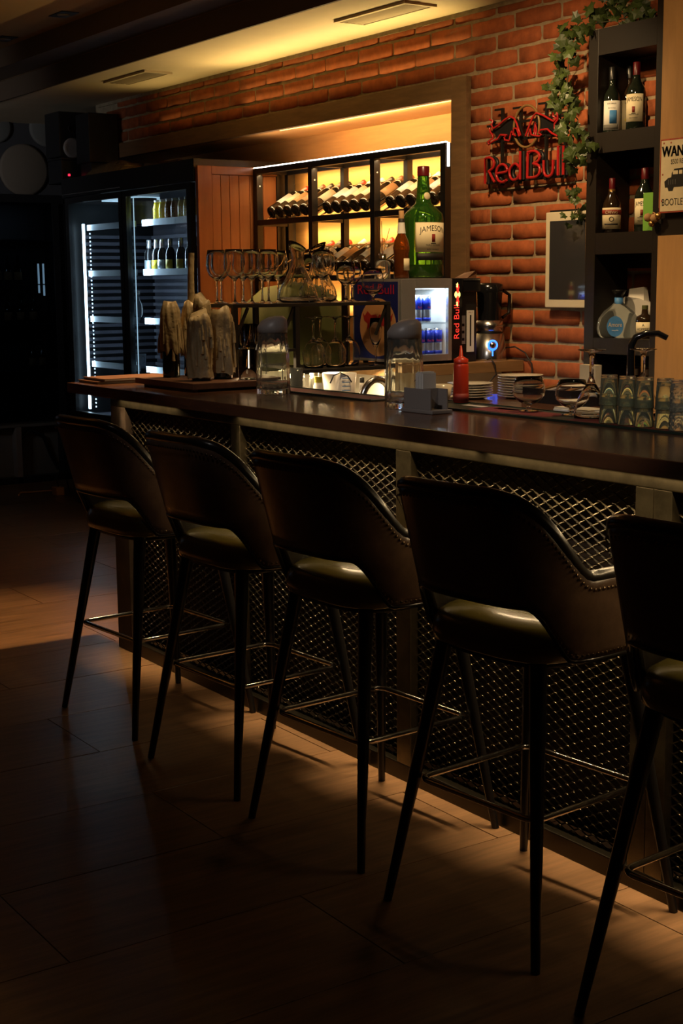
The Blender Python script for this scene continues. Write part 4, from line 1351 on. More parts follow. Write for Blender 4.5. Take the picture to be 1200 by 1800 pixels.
MB().lathe([(0.017, 0), (0.018, 0.005), (0.023, 0.005), (0.024, 0)], 30, rc, mxr).build('light_ring', 'led_blue_pale', t)
MB().lathe([(0, 0.012), (0.013, 0.012), (0.0165, 0.001)], 24, rc, mxr).build('knob', 'chrome', t)
mb = MB().box(-0.003, 0.003, -0.048, -0.024, 0.001, 0.003)
MB.build(mb, 'light_tail', 'led_blue_pale', t, mx=Matrix.Translation(rc) @ Matrix.Rotation(R(-28), 4, 'Z') @ Matrix(((0, 0, 1, 0), (1, 0, 0, 0), (0, 1, 0, 0), (0, 0, 0, 1))))
dx_, dy_ = -4.93, 4.005
t = thing('black_dispenser', 'narrow black dispenser between mini cooler and blender', 'dispenser', (dx_, dy_, bz))
MB().box(-5.15, -4.93, 3.955, 4.062, bz, 1.475).build('column', 'black_plastic', t, bev=0.004)
MB().box(-5.16, -4.905, 3.958, 4.065, 1.452, 1.512).build('head', 'gloss_black', t, bev=0.006)
MB().box(-4.905, -4.902, 3.965, 4.058, 1.503, 1.509).build('chrome_line', 'chrome', t)
MB().add([(-5.0, 3.99, 1.512), (-4.92, 4.0, 1.512), (-4.92, 4.05, 1.512), (-5.0, 4.05, 1.512), (-4.98, 4.03, 1.535), (-4.92, 4.045, 1.545), (-4.93, 4.062, 1.535)],
         [(0, 1, 5, 4), (1, 2, 6, 5), (2, 3, 4, 6), (3, 0, 4), (4, 5, 6), (0, 3, 2, 1)]).build('wooden_scoop', 'tray_wood', t)
g = MB().box(-4.928, -4.925, 4.004, 4.044, 1.19, 1.372).build('gauge_plate', 'label_white', t)
MB().box(-4.925, -4.9245, 4.020, 4.028, 1.215, 1.352).build('gauge_slot', 'ink', g)
text('MILLY', 0.009, (-4.9246, 4.024, 1.360), (0, 1, 0), (0, 0, 1), 'ink_red', g)
s_ = MB().box(-4.928, -4.926, 3.972, 3.996, 1.225, 1.350).build('sticker', 'disc_grey', t)
s_.data.materials[0] = M['fridge_shelf']
for z in (1.24, 1.272, 1.303):
    MB().box(-4.926, -4.9256, 3.977, 3.990, z, z + 0.012).build('sticker_mark', 'ink', s_)
t = MB().tube([(-4.90, 4.10, 1.155), (-4.86, 4.09, 1.160), (-4.852, 4.105, 1.13), (-4.85, 4.11, 1.09), (-4.86, 4.07, 1.05), (-4.9, 3.95, 1.035), (-4.9, 3.85, 1.03)], 0.0035, 8).build('black_cable', 'black_plastic')
tag(t, 'black cord hanging over the raised shelf edge below the blender', 'cord', 'cords')
t = MB().tube([(-4.95, 4.245, 1.20), (-4.90, 4.262, 1.205), (-4.84, 4.27, 1.18), (-4.80, 4.275, 1.13), (-4.795, 4.275, 1.05)], 0.0035, 8).build('black_cable', 'black_plastic')
tag(t, 'black cord looping from the blender to the brick wall', 'cord', 'cords')

# ------------------------------------------------------------------ things on the counter
CT = 1.0985
t = thing('wooden_stand', 'low wooden stand under the wax-covered bottles', 'stand', (-4.92, 2.71, CT))
MB().box(-5.19, -4.70, 2.515, 2.905, CT + 0.010, CT + 0.0325).build('board', 'tray_wood', t, bev=0.002)
MB().box(-5.13, -4.72, 2.525, 2.545, CT, CT + 0.010).build('foot', 'tray_wood', t)
MB().box(-5.13, -4.72, 2.875, 2.895, CT, CT + 0.010).build('foot', 'tray_wood', t)
for k, (x0, x1, y0, y1, z, lab) in enumerate([(-5.555, -5.36, 2.43, 2.76, CT, 'lower flat menu folder at the far end of the counter'), (-5.55, -5.34, 2.45, 2.79, CT + 0.011, 'upper flat menu folder at the far end of the counter')]):
    t = thing('menu_folder', lab, 'menu', (x0, y0, z), 'menus on the counter')
    MB().box(x0, x1, y0, y1, z, z + 0.002).build('back_cover', 'tray_wood', t)
    MB().box(x0 + 0.004, x1 - 0.004, y0 + 0.004, y1 - 0.004, z + 0.002, z + 0.008).build('pages', 'paper', t)
    MB().box(x0, x1, y0, y1, z + 0.008, z + 0.010).build('front_cover', 'tray_wood', t)


def wax_bottle(x, y, z, r, h, seed, label, candle=0.0, zb=0.0, top=0.6):
    """bottle coated with dripped wax; zb = height where the drips end"""
    rn = random.Random(seed)
    t = thing('wax_covered_bottle', label, 'candle bottle', (x, y, z), 'wax-covered candle bottles')
    MB().lathe([(0, 0), (r * 0.72, 0), (r * 0.75, 0.01), (r * 0.75, h * 0.62), (r * 0.4, h * 0.8), (r * 0.3, h * 0.96), (0, h * 0.96)], 22, (x, y, z)).build('bottle', 'dark_glass', t)
    n = 66
    ridge = [0.0] * n
    for _ in range(17):
        c_, wd, am = rn.randrange(n), rn.uniform(1.0, 2.6), rn.uniform(0.05, 0.17)
        for i in range(n):
            dd = min((i - c_) % n, (c_ - i) % n)
            ridge[i] += am * math.exp(-(dd / wd) ** 2)
    end = [max(0.002, zb * (1.25 - 1.6 * ridge[i])) for i in range(n)]
    levels = 18
    vs, fs = [], []
    ph = [rn.uniform(0, 6.28) for _ in range(6)]
    for a in range(levels + 1):
        f = a / levels
        for i in range(n):
            ang = 2 * math.pi * i / n
            z0 = end[i]
            zz = z0 + (h - z0) * f
            q = zz / h
            env = 1.06 - 0.16 * q
            if q > 0.88:
                env *= 1.0 - ((q - 0.88) / 0.12) ** 2 * (1 - top)
            rad = r * env * (0.90 + 0.06 * math.sin(2 * ang + ph[0] + 6 * q) + 0.05 * math.sin(5 * ang + ph[1] - 3 * q) + ridge[i] * (1.0 - 0.6 * max(0, q - 0.75) / 0.25) * (0.75 + 0.35 * math.sin(9 * q + ph[3] + i)))
            vs.append((x + rad * math.cos(ang), y + rad * math.sin(ang), z + zz + (0.016 * math.sin(ang + ph[2]) + 0.008 * math.sin(3 * ang + ph[4]) if a == levels else 0)))
    for a in range(levels):
        for i in range(n):
            j = (i + 1) % n
            fs.append((a * n + i, a * n + j, (a + 1) * n + j, (a + 1) * n + i))
    fs.append(tuple(levels * n + i for i in range(n)))
    MB().add(vs, fs, True).build('wax_coat', 'wax', t)
    mb = MB()
    for i in range(22):
        ang = rn.uniform(0, 6.28)
        zt = z + h * rn.uniform(0.45, 0.85)
        zl = zt - h * rn.uniform(0.15, 0.4)
        zl = max(zl, z + zb * 0.6 + 0.006)
        rr_ = r * 1.0
        mb.tube([(x + rr_ * 0.93 * math.cos(ang), y + rr_ * 0.93 * math.sin(ang), zt), (x + rr_ * 1.0 * math.cos(ang), y + rr_ * 1.0 * math.sin(ang), (zt + zl) / 2), (x + rr_ * 0.98 * math.cos(ang), y + rr_ * 0.98 * math.sin(ang), zl)], [0.004, 0.006, 0.008], 7)
    mb.build('drips', 'wax', t)['kind'] = 'stuff'
    if candle:
        MB().tube([(x, y, z + h - 0.01), (x + 0.003, y, z + h + candle * 0.5), (x + 0.006, y + 0.004, z + h + candle)], [0.0145, 0.013, 0.0115], 14).build('candle', 'wax', t)
    return t


TZ = CT + 0.0330
wax_bottle(-5.105, 2.635, TZ, 0.046, 0.285, 1, 'wax-covered bottle at the left front of the stand, dark glass showing below', 0.0, 0.10, 0.72)
wax_bottle(-5.125, 2.742, TZ, 0.045, 0.285, 2, 'wax-covered bottle carrying the one tall candle', 0.205, 0.10, 0.72)
wax_bottle(-4.845, 2.628, TZ, 0.048, 0.255, 3, 'front wax-covered bottle with pale wax down to the stand', 0.0, 0.012, 0.75)
wax_bottle(-4.995, 2.722, TZ, 0.043, 0.315, 4, 'tallest wax-covered bottle with broken top, at the back of the stand', 0.0, 0.03, 0.7)
wax_bottle(-4.885, 2.745, TZ, 0.048, 0.262, 5, 'broad wax-covered bottle at the right end of the stand, fringed with drips', 0.0, 0.02, 0.8)


def pitcher(x, y, lab, s=1.0):
    t = thing('water_pitcher', lab, 'pitcher', (x, y, CT), 'glass water pitchers with grey lids')
    prof = [(0, 0), (0.058, 0), (0.061, 0.004), (0.060, 0.05), (0.057, 0.14), (0.051, 0.225), (0.0485, 0.225), (0.0543, 0.14), (0.0573, 0.05), (0.056, 0.022), (0, 0.016)]
    MB().lathe([(r * s, z * s) for r, z in prof], 64, (x, y, CT), mod=lambda i, z: 1 + 0.03 * math.cos(i * 2 * math.pi / 64 * 14)).build('jug', 'water_glass', t)
    n = 28
    vs, fs = [], []
    lv = [(0.0535, 0.218, 0), (0.0545, 0.235, 0.0), (0.053, 0.252, 1.0), (0.040, 0.268, 1.0), (0.012, 0.275, 0.7)]
    for (r, z, k) in lv:
        for i in range(n):
            a = 2 * math.pi * i / n
            xx, yy = r * math.cos(a), r * math.sin(a)
            slant = 0.22 * (xx * 0.56 + yy * 0.83) * k
            vs.append((x + xx * s, y + yy * s, CT + (z + slant) * s))
    for a in range(len(lv) - 1):
        for i in range(n):
            j = (i + 1) % n
            fs.append((a * n + i, a * n + j, (a + 1) * n + j, (a + 1) * n + i))
    fs += [tuple((len(lv) - 1) * n + i for i in range(n)), tuple(range(n - 1, -1, -1))]
    MB().add(vs, fs, True).build('lid', 'grey_plastic', t)
    return t


pitcher(-4.465, 2.720, 'ribbed glass water pitcher with grey lid, farther along the counter', 1.02)
pitcher(-3.680, 2.735, 'ribbed glass water pitcher with grey lid, beside the napkin holder', 1.02)

t = thing('napkin_holder', 'grey plastic holder with napkins and upright sachets on the counter', 'napkin holder', (-3.50, 2.69, CT))
MB().box(-3.585, -3.425, 2.650, 2.730, CT, CT + 0.012).build('base', 'grey_plastic', t, bev=0.003)
MB().box(-3.575, -3.44, 2.655, 2.660, CT + 0.012, CT + 0.075).build('wall', 'grey_plastic', t, bev=0.001)
MB().box(-3.575, -3.44, 2.718, 2.723, CT + 0.012, CT + 0.075).build('wall', 'grey_plastic', t, bev=0.001)
MB().box(-3.533, -3.529, 2.660, 2.718, CT + 0.012, CT + 0.075).build('divider', 'grey_plastic', t)
MB().box(-3.487, -3.483, 2.660, 2.718, CT + 0.012, CT + 0.075).build('divider', 'grey_plastic', t)
for q in range(5):
    MB().box(-3.527 + q * 0.008, -3.521 + q * 0.008, 2.664, 2.714, CT + 0.012, CT + 0.122 + 0.004 * (q % 2)).build('sachet', 'paper', t)
for q in range(4):
    MB().box(-3.570 + q * 0.009, -3.564 + q * 0.009, 2.662, 2.716, CT + 0.012, CT + 0.070).build('napkin', 'paper', t)
for (z, r) in ((0.122, 0.003), (0.135, 0.004)):
    pass
t = thing('coffee_cup', 'white coffee cup with handle beside the napkin holder', 'cup', (-3.80, 2.985, CT))
MB().lathe([(0, 0), (0.022, 0), (0.024, 0.004), (0.034, 0.02), (0.0385, 0.058), (0.0365, 0.058), (0.032, 0.022), (0.02, 0.008), (0, 0.007)], 32, (-3.785, 2.965, CT)).build('body', 'ceramic', t)
c = Vector((-3.785, 2.965, CT))
dv = Vector((0.62, 0.78, 0))
MB().tube([c + dv * 0.036 + Vector((0, 0, 0.050)), c + dv * 0.052 + Vector((0, 0, 0.050)), c + dv * 0.060 + Vector((0, 0, 0.036)), c + dv * 0.050 + Vector((0, 0, 0.02)), c + dv * 0.031 + Vector((0, 0, 0.014))], 0.0045, 8).build('handle', 'ceramic', t)
t = thing('squeeze_bottle', 'red ketchup squeeze bottle with pointed nozzle', 'bottle', (-3.665, 2.955, CT + 0.006))
kz = CT + 0.0065
MB().lathe([(0, 0), (0.024, 0), (0.0255, 0.004), (0.0255, 0.118), (0.022, 0.132), (0, 0.132)], 26, (-3.665, 2.955, kz)).build('body', 'ketchup', t)
MB().lathe([(0.024, 0.130), (0.024, 0.142), (0.014, 0.147), (0.007, 0.152), (0.003, 0.186), (0, 0.186)], 22, (-3.665, 2.955, kz)).build('nozzle', 'ketchup', t)
MB().arc(0.0257, 0.004, 0.030, R(-180), R(180), 24, (-3.665, 2.955, kz)).build('sleeve', 'ink_red', t)

# bar mats
for (x0, x1, y0, y1, lab, pr) in ((-4.68, -3.95, 2.785, 2.925, 'dark bar mat strip between the two water pitchers', 0), (-3.60 - 0.17, -1.2, 2.795, 2.985, 'long dark bar mat with red and white print under the glasses', 1)):
    t = thing('bar_mat', lab, 'bar mat', (x0, y0, CT), 'rubber bar mats')
    MB().box(x0, x1, y0, y1, CT, CT + 0.004).build('sheet', 'mat_dark', t)
    for (a, b, c2, d2) in ((x0, x1, y0, y0 + 0.008), (x0, x1, y1 - 0.008, y1)):
        MB().box(a, b, c2, d2, CT + 0.004, CT + 0.0065).build('lip', 'mat_dark', t)
    if pr:
        for (a, b, c2, d2, m) in ((-3.48, -3.12, 2.83, 2.94, 'mat_red'), (-3.02, -2.2, 2.815, 2.90, 'mat_red'), (-3.44, -3.34, 2.90, 2.935, 'mat_white'), (-3.60, -3.50, 2.905, 2.935, 'mat_white')):
            MB().box(a, b, c2, d2, CT + 0.004, CT + 0.0046).build('print', m, t)
    else:
        MB().box(x0 + 0.05, x1 - 0.05, y0 + 0.02, y1 - 0.03, CT + 0.004, CT + 0.0046).build('print', 'mat_red', t)

MZ = CT + 0.0068
s1 = glass_thing('brandy_snifter', 'left brandy snifter on the bar mat, beside the plates', 'brandy snifters', [(r * 1.02, z * 0.96) for r, z in SNIFT])
s1.location = (-3.285, 2.915, MZ)
dup(s1, (-3.105, 2.925, MZ), 'right brandy snifter on the bar mat, left of the upturned glass')
u1 = glass_thing('upturned_goblet', 'upturned stemmed glass with wide foot, between snifter and green tumblers', 'upturned stemmed glasses on the mat', [(r * 1.05, (0.214 - z) * 0.92) for r, z in [(0, 0), (0.038, 0), (0.0385, 0.002), (0.010, 0.010), (0.0065, 0.03), (0.006, 0.085), (0.012, 0.105), (0.030, 0.14), (0.044, 0.175), (0.047, 0.20), (0.047, 0.214), (0.0455, 0.214), (0.0455, 0.2), (0.0425, 0.176), (0.0285, 0.142), (0.010, 0.11), (0, 0.107)]])
u1.location = (-3.005, 2.905, MZ)
dup(u1, (-3.03, 3.14, CT), 'upturned stemmed glass standing behind the green tumblers')
TG = [(0, 0.0), (0.0215, 0), (0.0225, 0.003), (0.027, 0.082), (0.0258, 0.084), (0.0252, 0.082), (0.0205, 0.010), (0, 0.009)]
TGI = [(r, 0.084 - z) for r, z in TG]
g1 = glass_thing('green_tumbler', 'x', 'stacked green tumblers', TGI, 'green_tint_glass')
g2 = glass_thing('textured_tumbler', 'x', 'stacked textured tumblers', TGI, 'textured_glass')
mb = MB()
for q in range(9):
    for p in range(7):
        a = 2 * math.pi * (q + 0.5 * (p % 2)) / 9
        rr_ = 0.0262 - 0.00045 * p
        mb.lathe([(0.0035, 0), (0.0025, 0.0012), (0, 0.0016)], 6, Vector((rr_ * math.cos(a), rr_ * math.sin(a), 0.010 + p * 0.0085)), Matrix.Rotation(a, 4, 'Z') @ Matrix.Rotation(R(90), 4, 'Y'))
mb.build('relief', 'textured_glass', g2)['kind'] = 'stuff'
cols = [(-2.862, 2.835, g1, 'first'), (-2.795, 2.838, g1, 'second'), (-2.728, 2.835, g1, 'third'), (-2.662, 2.845, g1, 'fourth')]
cols2 = [(-2.60, 2.832, g2, 'first'), (-2.535, 2.834, g2, 'second'), (-2.472, 2.832, g2, 'third')]
for cs, nm in ((cols, 'green'), (cols2, 'textured clear')):
    f = True
    for (x, y, g, od) in cs:
        for lv in (0, 1):
            o = g if f else copy_tree(g)
            f = False
            o.location = (x, y, MZ + lv * 0.050)
            o['label'] = '%s upturned %s tumbler in the %s stack from the left on the mat' % ('upper' if lv else 'lower', nm, od)
# the upper ones nest over the lower ones

# plates
PLT = [(0, 0.002), (0.045, 0), (0.050, 0.002), (0.078, 0.0085), (0.0785, 0.010), (0.050, 0.0055), (0.045, 0.0045), (0, 0.0045)]
pl = None
for (x, y, n, lab) in ((-3.835, 3.135, 6, 'lower stack beside the ketchup'), (-3.735, 3.275, 9, 'taller stack below the blender')):
    for q in range(n):
        if pl is None:
            pl = thing('plate', 'x', 'plate', (0, 0, 0), 'cream plates in two stacks')
            MB().lathe(PLT, 40).build('dish', 'ceramic', pl)
            o = pl
        else:
            o = copy_tree(pl)
        o.location = (x + random.uniform(-0.001, 0.001), y + random.uniform(-0.001, 0.001), CT + q * 0.0088)
        o['label'] = 'cream plate, %s from the bottom of the %s' % (['first', 'second', 'third', 'fourth', 'fifth', 'sixth', 'seventh', 'eighth', 'ninth'][q], lab)
t = thing('plastic_tray', 'dark plastic tray of sachets behind the snifters', 'tray', (-3.5, 3.25, CT))
MB().box(-3.62, -3.38, 3.18, 3.34, CT, CT + 0.008).build('bottom', 'black_plastic', t)
for (a, b, c2, d2) in ((-3.62, -3.38, 3.18, 3.186), (-3.62, -3.38, 3.334, 3.34), (-3.62, -3.614, 3.186, 3.334), (-3.386, -3.38, 3.186, 3.334)):
    MB().box(a, b, c2, d2, CT + 0.008, CT + 0.045).build('side', 'black_plastic', t)
for q in range(5):
    MB().bar((-3.6 + q * 0.045, 3.2, CT + 0.03), (-3.57 + q * 0.045, 3.32, CT + 0.055), 0.03, 0.006).build('sachet', ['brass', 'grey_plastic', 'black_plastic'][q % 3], t)
t = thing('picture_card', 'small cream and blue carton standing behind the upturned glass', 'carton', (-3.44, 3.3, CT + 0.05))
MB().box(-3.475, -3.40, 3.305, 3.332, CT + 0.008, CT + 0.125).build('carton', 'tin_cream', t)
MB().box(-3.4745, -3.455, 3.304, 3.305, CT + 0.012, CT + 0.065).build('blue_print', 'label_blue', t)
MB().box(-3.452, -3.43, 3.304, 3.305, CT + 0.02, CT + 0.05).build('brown_print', 'ink_red', t)
t = thing('glow_slips', 'white slips standing in for the glow behind the upturned glass', 'paper', (-3.2, 3.07, CT))  # white slips put in to imitate a bright glow on the counter
MB().box(-3.30, -3.14, 3.03, 3.14, CT, CT + 0.006).build('slip', 'label_white', t)
MB().box(-3.298, -3.142, 3.032, 3.138, CT + 0.006, CT + 0.012).build('slip', 'ceramic', t)
t = thing('black_tap', 'black curved beer tap behind the green tumblers', 'tap', (-3.236, 3.3, CT))
MB().lathe([(0, 0), (0.03, 0), (0.028, 0.02), (0.016, 0.05), (0, 0.05)], 24, (-3.236, 3.30, CT)).build('base', 'gloss_black', t)
MB().tube([(-3.236, 3.30, CT + 0.04), (-3.238, 3.30, CT + 0.16), (-3.238, 3.302, CT + 0.195), (-3.230, 3.312, CT + 0.220), (-3.21, 3.335, CT + 0.232), (-3.185, 3.365, CT + 0.232), (-3.165, 3.385, CT + 0.218)], [0.014, 0.012, 0.012, 0.011, 0.010, 0.010, 0.009], 14).build('spout', 'gloss_black', t)

# ------------------------------------------------------------------ neon sign on the bricks
ns = thing('neon_sign', 'unlit red tube sign with two bulls and lettering on the bricks', 'sign', (-4.82, 4.25, 2.1))
NY = 4.225
for (x, z0, z1) in ((-4.985, 1.92, 2.255), (-4.862, 1.92, 2.250), (-4.697, 1.925, 2.252), (-4.578, 1.925, 2.20)):
    MB().box(x - 0.006, x + 0.006, 4.245, 4.257, z0, z1).build('frame_bar', 'black_metal', ns)
    MB().box(x - 0.05, x - 0.006, 4.245, 4.257, z1 - 0.008, z1).build('frame_hook', 'black_metal', ns)
    MB().box(x - 0.005, x + 0.005, 4.257, 4.30, z0 + 0.02, z0 + 0.03).build('stand_off', 'black_metal', ns)
for z in (2.185, 2.112, 1.935):
    MB().box(-5.09, -4.56, 4.247, 4.255, z - 0.005, z + 0.005).build('frame_bar', 'black_metal', ns)
L = {}
L['bull'] = [[[-5.044, 2.21], [-5.021, 2.201], [-5.033, 2.186], [-5.017, 2.168], [-4.98, 2.181], [-4.94, 2.2], [-4.904, 2.21], [-4.878, 2.199], [-4.86, 2.175], [-4.848, 2.15], [-4.834, 2.124], [-4.844, 2.12], [-4.859, 2.154], [-4.877, 2.158], [-4.888, 2.131], [-4.866, 2.122], [-4.895, 2.145], [-4.902, 2.127], [-4.909, 2.107], [-4.939, 2.112], [-4.943, 2.124], [-4.924, 2.132], [-4.969, 2.138], [-4.987, 2.121], [-5.013, 2.116], [-5.05, 2.102], [-5.054, 2.115], [-5.017, 2.128], [-5.025, 2.143], [-5.04, 2.156], [-5.044, 2.173]],
             [[-4.802, 2.119], [-4.795, 2.13], [-4.774, 2.167], [-4.754, 2.196], [-4.733, 2.208], [-4.691, 2.194], [-4.65, 2.174], [-4.623, 2.162], [-4.606, 2.173], [-4.63, 2.184], [-4.627, 2.197], [-4.61, 2.211], [-4.603, 2.195], [-4.599, 2.168], [-4.619, 2.152], [-4.619, 2.134], [-4.602, 2.121], [-4.591, 2.107], [-4.601, 2.101], [-4.635, 2.115], [-4.663, 2.134], [-4.704, 2.135], [-4.718, 2.125], [-4.7, 2.114], [-4.714, 2.109], [-4.738, 2.113], [-4.732, 2.14], [-4.739, 2.168], [-4.746, 2.132], [-4.735, 2.113], [-4.766, 2.12], [-4.77, 2.143], [-4.784, 2.117]]]
for b in L['bull']:
    MB().tube([(p[0], NY, p[1]) for p in b], 0.0045, 8).build('bull_tube', 'neon_red', ns)
    MB().prism([(p[0], p[1]) for p in b][::-1], (0, 4.246, 0), (1, 0, 0), (0, 0, 1), -0.004).build('bull_backing', 'black_plastic', ns)
MB().tube([(-4.81 + 0.083 * math.cos(q * math.pi / 18), NY + 0.012, 2.160 + 0.088 * math.sin(q * math.pi / 18)) for q in range(36)], 0.0055, 8, True).build('sun_ring', 'neon_gold', ns)


def smooth(pts, k=4):
    out = []
    n = len(pts)
    for i in range(n - 1):
        p0, p1, p2, p3 = pts[max(0, i - 1)], pts[i], pts[i + 1], pts[min(n - 1, i + 2)]
        for q in range(k):
            t_ = q / k
            out.append([0.5 * (2 * p1[d] + (p2[d] - p0[d]) * t_ + (2 * p0[d] - 5 * p1[d] + 4 * p2[d] - p3[d]) * t_ ** 2 + (3 * p1[d] - p0[d] - 3 * p2[d] + p3[d]) * t_ ** 3) for d in (0, 1)])
    out.append(pts[-1])
    return out


letters = [[[-5.073, 1.932], [-5.073, 2.043], [-5.042, 2.045], [-5.014, 2.028], [-5.017, 2.000], [-5.045, 1.986]], [[-5.048, 1.986], [-5.007, 1.935]],
           [[-4.993, 1.972], [-4.925, 1.977], [-4.930, 1.999], [-4.956, 2.009], [-4.985, 1.998], [-4.996, 1.970], [-4.981, 1.941], [-4.951, 1.932], [-4.925, 1.940]],
           [[-4.836, 2.057], [-4.835, 1.936]], [[-4.839, 1.988], [-4.868, 2.006], [-4.900, 1.989], [-4.905, 1.962], [-4.888, 1.939], [-4.858, 1.940], [-4.839, 1.958]],
           [[-4.788, 1.940], [-4.786, 2.048]], [[-4.786, 2.048], [-4.744, 2.050], [-4.713, 2.034], [-4.716, 2.009], [-4.750, 1.998]], [[-4.750, 1.998], [-4.715, 1.986], [-4.708, 1.958], [-4.735, 1.941], [-4.788, 1.940]],
           [[-4.684, 2.007], [-4.682, 1.963], [-4.669, 1.941], [-4.645, 1.939], [-4.627, 1.955], [-4.625, 2.004]], [[-4.594, 2.058], [-4.594, 1.938]], [[-4.561, 2.058], [-4.561, 1.938]]]
for l in letters:
    straight = len(l) == 2
    pts = l if straight else (l[:2] + smooth(l[1:], 4)[1:] if l[0][0] == l[1][0] else smooth(l, 4))
    MB().tube([(p[0], NY, p[1]) for p in pts], 0.0062, 8).build('letter_tube', 'neon_red', ns)
    MB().tube([(p[0] + 0.004, NY + 0.018, p[1]) for p in pts], 0.0085, 6).build('letter_backing', 'black_plastic', ns)

# ------------------------------------------------------------------ wall screen
t = thing('wall_screen', 'white framed dark touch screen on the brick wall', 'screen', (-4.53, 4.27, 1.58))
f_ = MB().box(-4.695, -4.38, 4.252, 4.284, 1.383, 1.788).build('case', 'white_paint', t, bev=0.004)
MB().box(-4.668, -4.405, 4.2508, 4.252, 1.418, 1.750).build('display', 'screen', t)
MB().box(-4.68, -4.39, 4.262, 4.282, 1.788, 1.796).build('mount', 'black_plastic', t)
t = MB().tube([(-4.43, 4.235, 1.75), (-4.425, 4.232, 1.55), (-4.40, 4.24, 1.40), (-4.385, 4.245, 1.25), (-4.375, 4.262, 1.11)], 0.0014, 6).build('dry_tendril', 'cork')
tag(t, 'thin dry plant tendril hanging across the wall screen', 'tendril')

# ------------------------------------------------------------------ shelf unit with bottles
su = thing('bottle_shelf', 'dark open shelf unit with liquor bottles on the brick wall', 'shelf', (-4.08, 4.2, 1.0))
SX0, SX1, SYF = -4.290, -3.872, 4.10
MB().box(SX0, SX0 + 0.055, SYF, 4.286, 1.0, 2.47).build('side_panel', 'shelf_dark', su, bev=0.002)
MB().box(SX1 - 0.055, SX1, SYF, 4.286, 1.0, 2.72).build('side_panel', 'shelf_dark', su, bev=0.002)
for (z0, z1, zf) in ((2.045, 2.074, 1.995), (1.655, 1.684, 1.600), (1.238, 1.268, 1.205)):
    s_ = MB().box(SX0 + 0.055, SX1 - 0.055, SYF + 0.01, 4.286, z0, z1).build('shelf_board', 'shelf_dark', su)
    MB().box(SX0 + 0.055, SX1 - 0.055, SYF + 0.001, SYF + 0.01, zf, z1).build('shelf_fascia', 'shelf_dark', s_)
    MB().box(SX0 + 0.055, SX1 - 0.055, 4.27, 4.286, zf - 0.055, z0).build('back_rail', 'shelf_dark', s_)
MB().box(SX0 + 0.055, SX1 - 0.055, SYF + 0.001, 4.286, 2.37, 2.47).build('top_board', 'shelf_dark', su)
MB().box(SX0 + 0.055, SX1 - 0.055, SYF + 0.001, 4.286, 1.0, 1.03).build('bottom_board', 'shelf_dark', su)

BOT = [(0, 0), (0.034, 0), (0.036, 0.004), (0.036, 0.125), (0.030, 0.150), (0.015, 0.175), (0.0125, 0.19), (0.0125, 0.235), (0, 0.236)]


def bottle(x, y, z, lab, body='dark_glass', prof=BOT, s=1.0, cap=('foil_black', 0.205, 0.252, 0.014), label=None, texts=(), am=-46, extra=None, name='liquor_bottle', spread=60):
    t = thing(name, lab, 'bottle', (x, y, z), 'bottles in the shelf unit')
    MB().lathe([(r * s, h * s) for r, h in prof], 26, (x, y, z)).build('body', body, t)
    if cap:
        MB().lathe([(cap[3] * s, cap[1] * s), (cap[3] * s, cap[2] * s), (cap[3] * s * 0.9, (cap[2] + 0.002) * s), (0, (cap[2] + 0.002) * s)], 20, (x, y, z)).build('cap', cap[0], t)
    lw = None
    if label:
        m_, z0, z1, r_ = label
        lw = MB().arc(r_ * s + 0.0003, z0 * s, z1 * s, R(am - spread), R(am + spread), 18, (x, y, z)).build('label_wrap', m_, t)
        for (tx, sz, tz, wd, m2) in texts:
            text_arc(tx, sz, r_ * s + 0.0015, tz * s, R(am), m2, lw, (x, y, z), width=wd)
    if extra:
        extra(t, lw, x, y, z, s)
    return t


def flower(t, lw, x, y, z, s):
    for q in range(6):
        a = q * math.pi / 3
        r_ = 0.0374 * s
        MB().lathe([(0.006, 0), (0.003, 0.0012), (0, 0.0014)], 8, Vector((x, y, z)) + Vector((r_ * math.cos(R(-46) + 0.012 * math.cos(a) / r_), r_ * math.sin(R(-46) + 0.012 * math.cos(a) / r_), 0.050 + 0.014 * math.sin(a))), Matrix.Rotation(R(-46), 4, 'Z') @ Matrix.Rotation(R(90), 4, 'Y')).build('printed_petal', 'label_yellow', lw)
    MB().arc(0.0378 * s, 0.044, 0.056, R(-56), R(-36), 5, (x, y, z)).build('printed_heart', 'ink_red', lw)


def splash(t, lw, x, y, z, s):
    MB().arc(0.0372 * s, 0.012, 0.030, R(-100), R(-5), 12, (x, y, z)).build('printed_base', 'disc_grey', lw)
    MB().arc(0.0373 * s, 0.034, 0.085, R(-60), R(-15), 10, (x, y, z)).build('printed_splash', 'label_blue', lw)


def jam(t, lw, x, y, z, s):
    crest(0.062 * s, 0.0380 * s + 0.0015, Vector((x, y, z)), lw, 0.5 * s, R(-60))


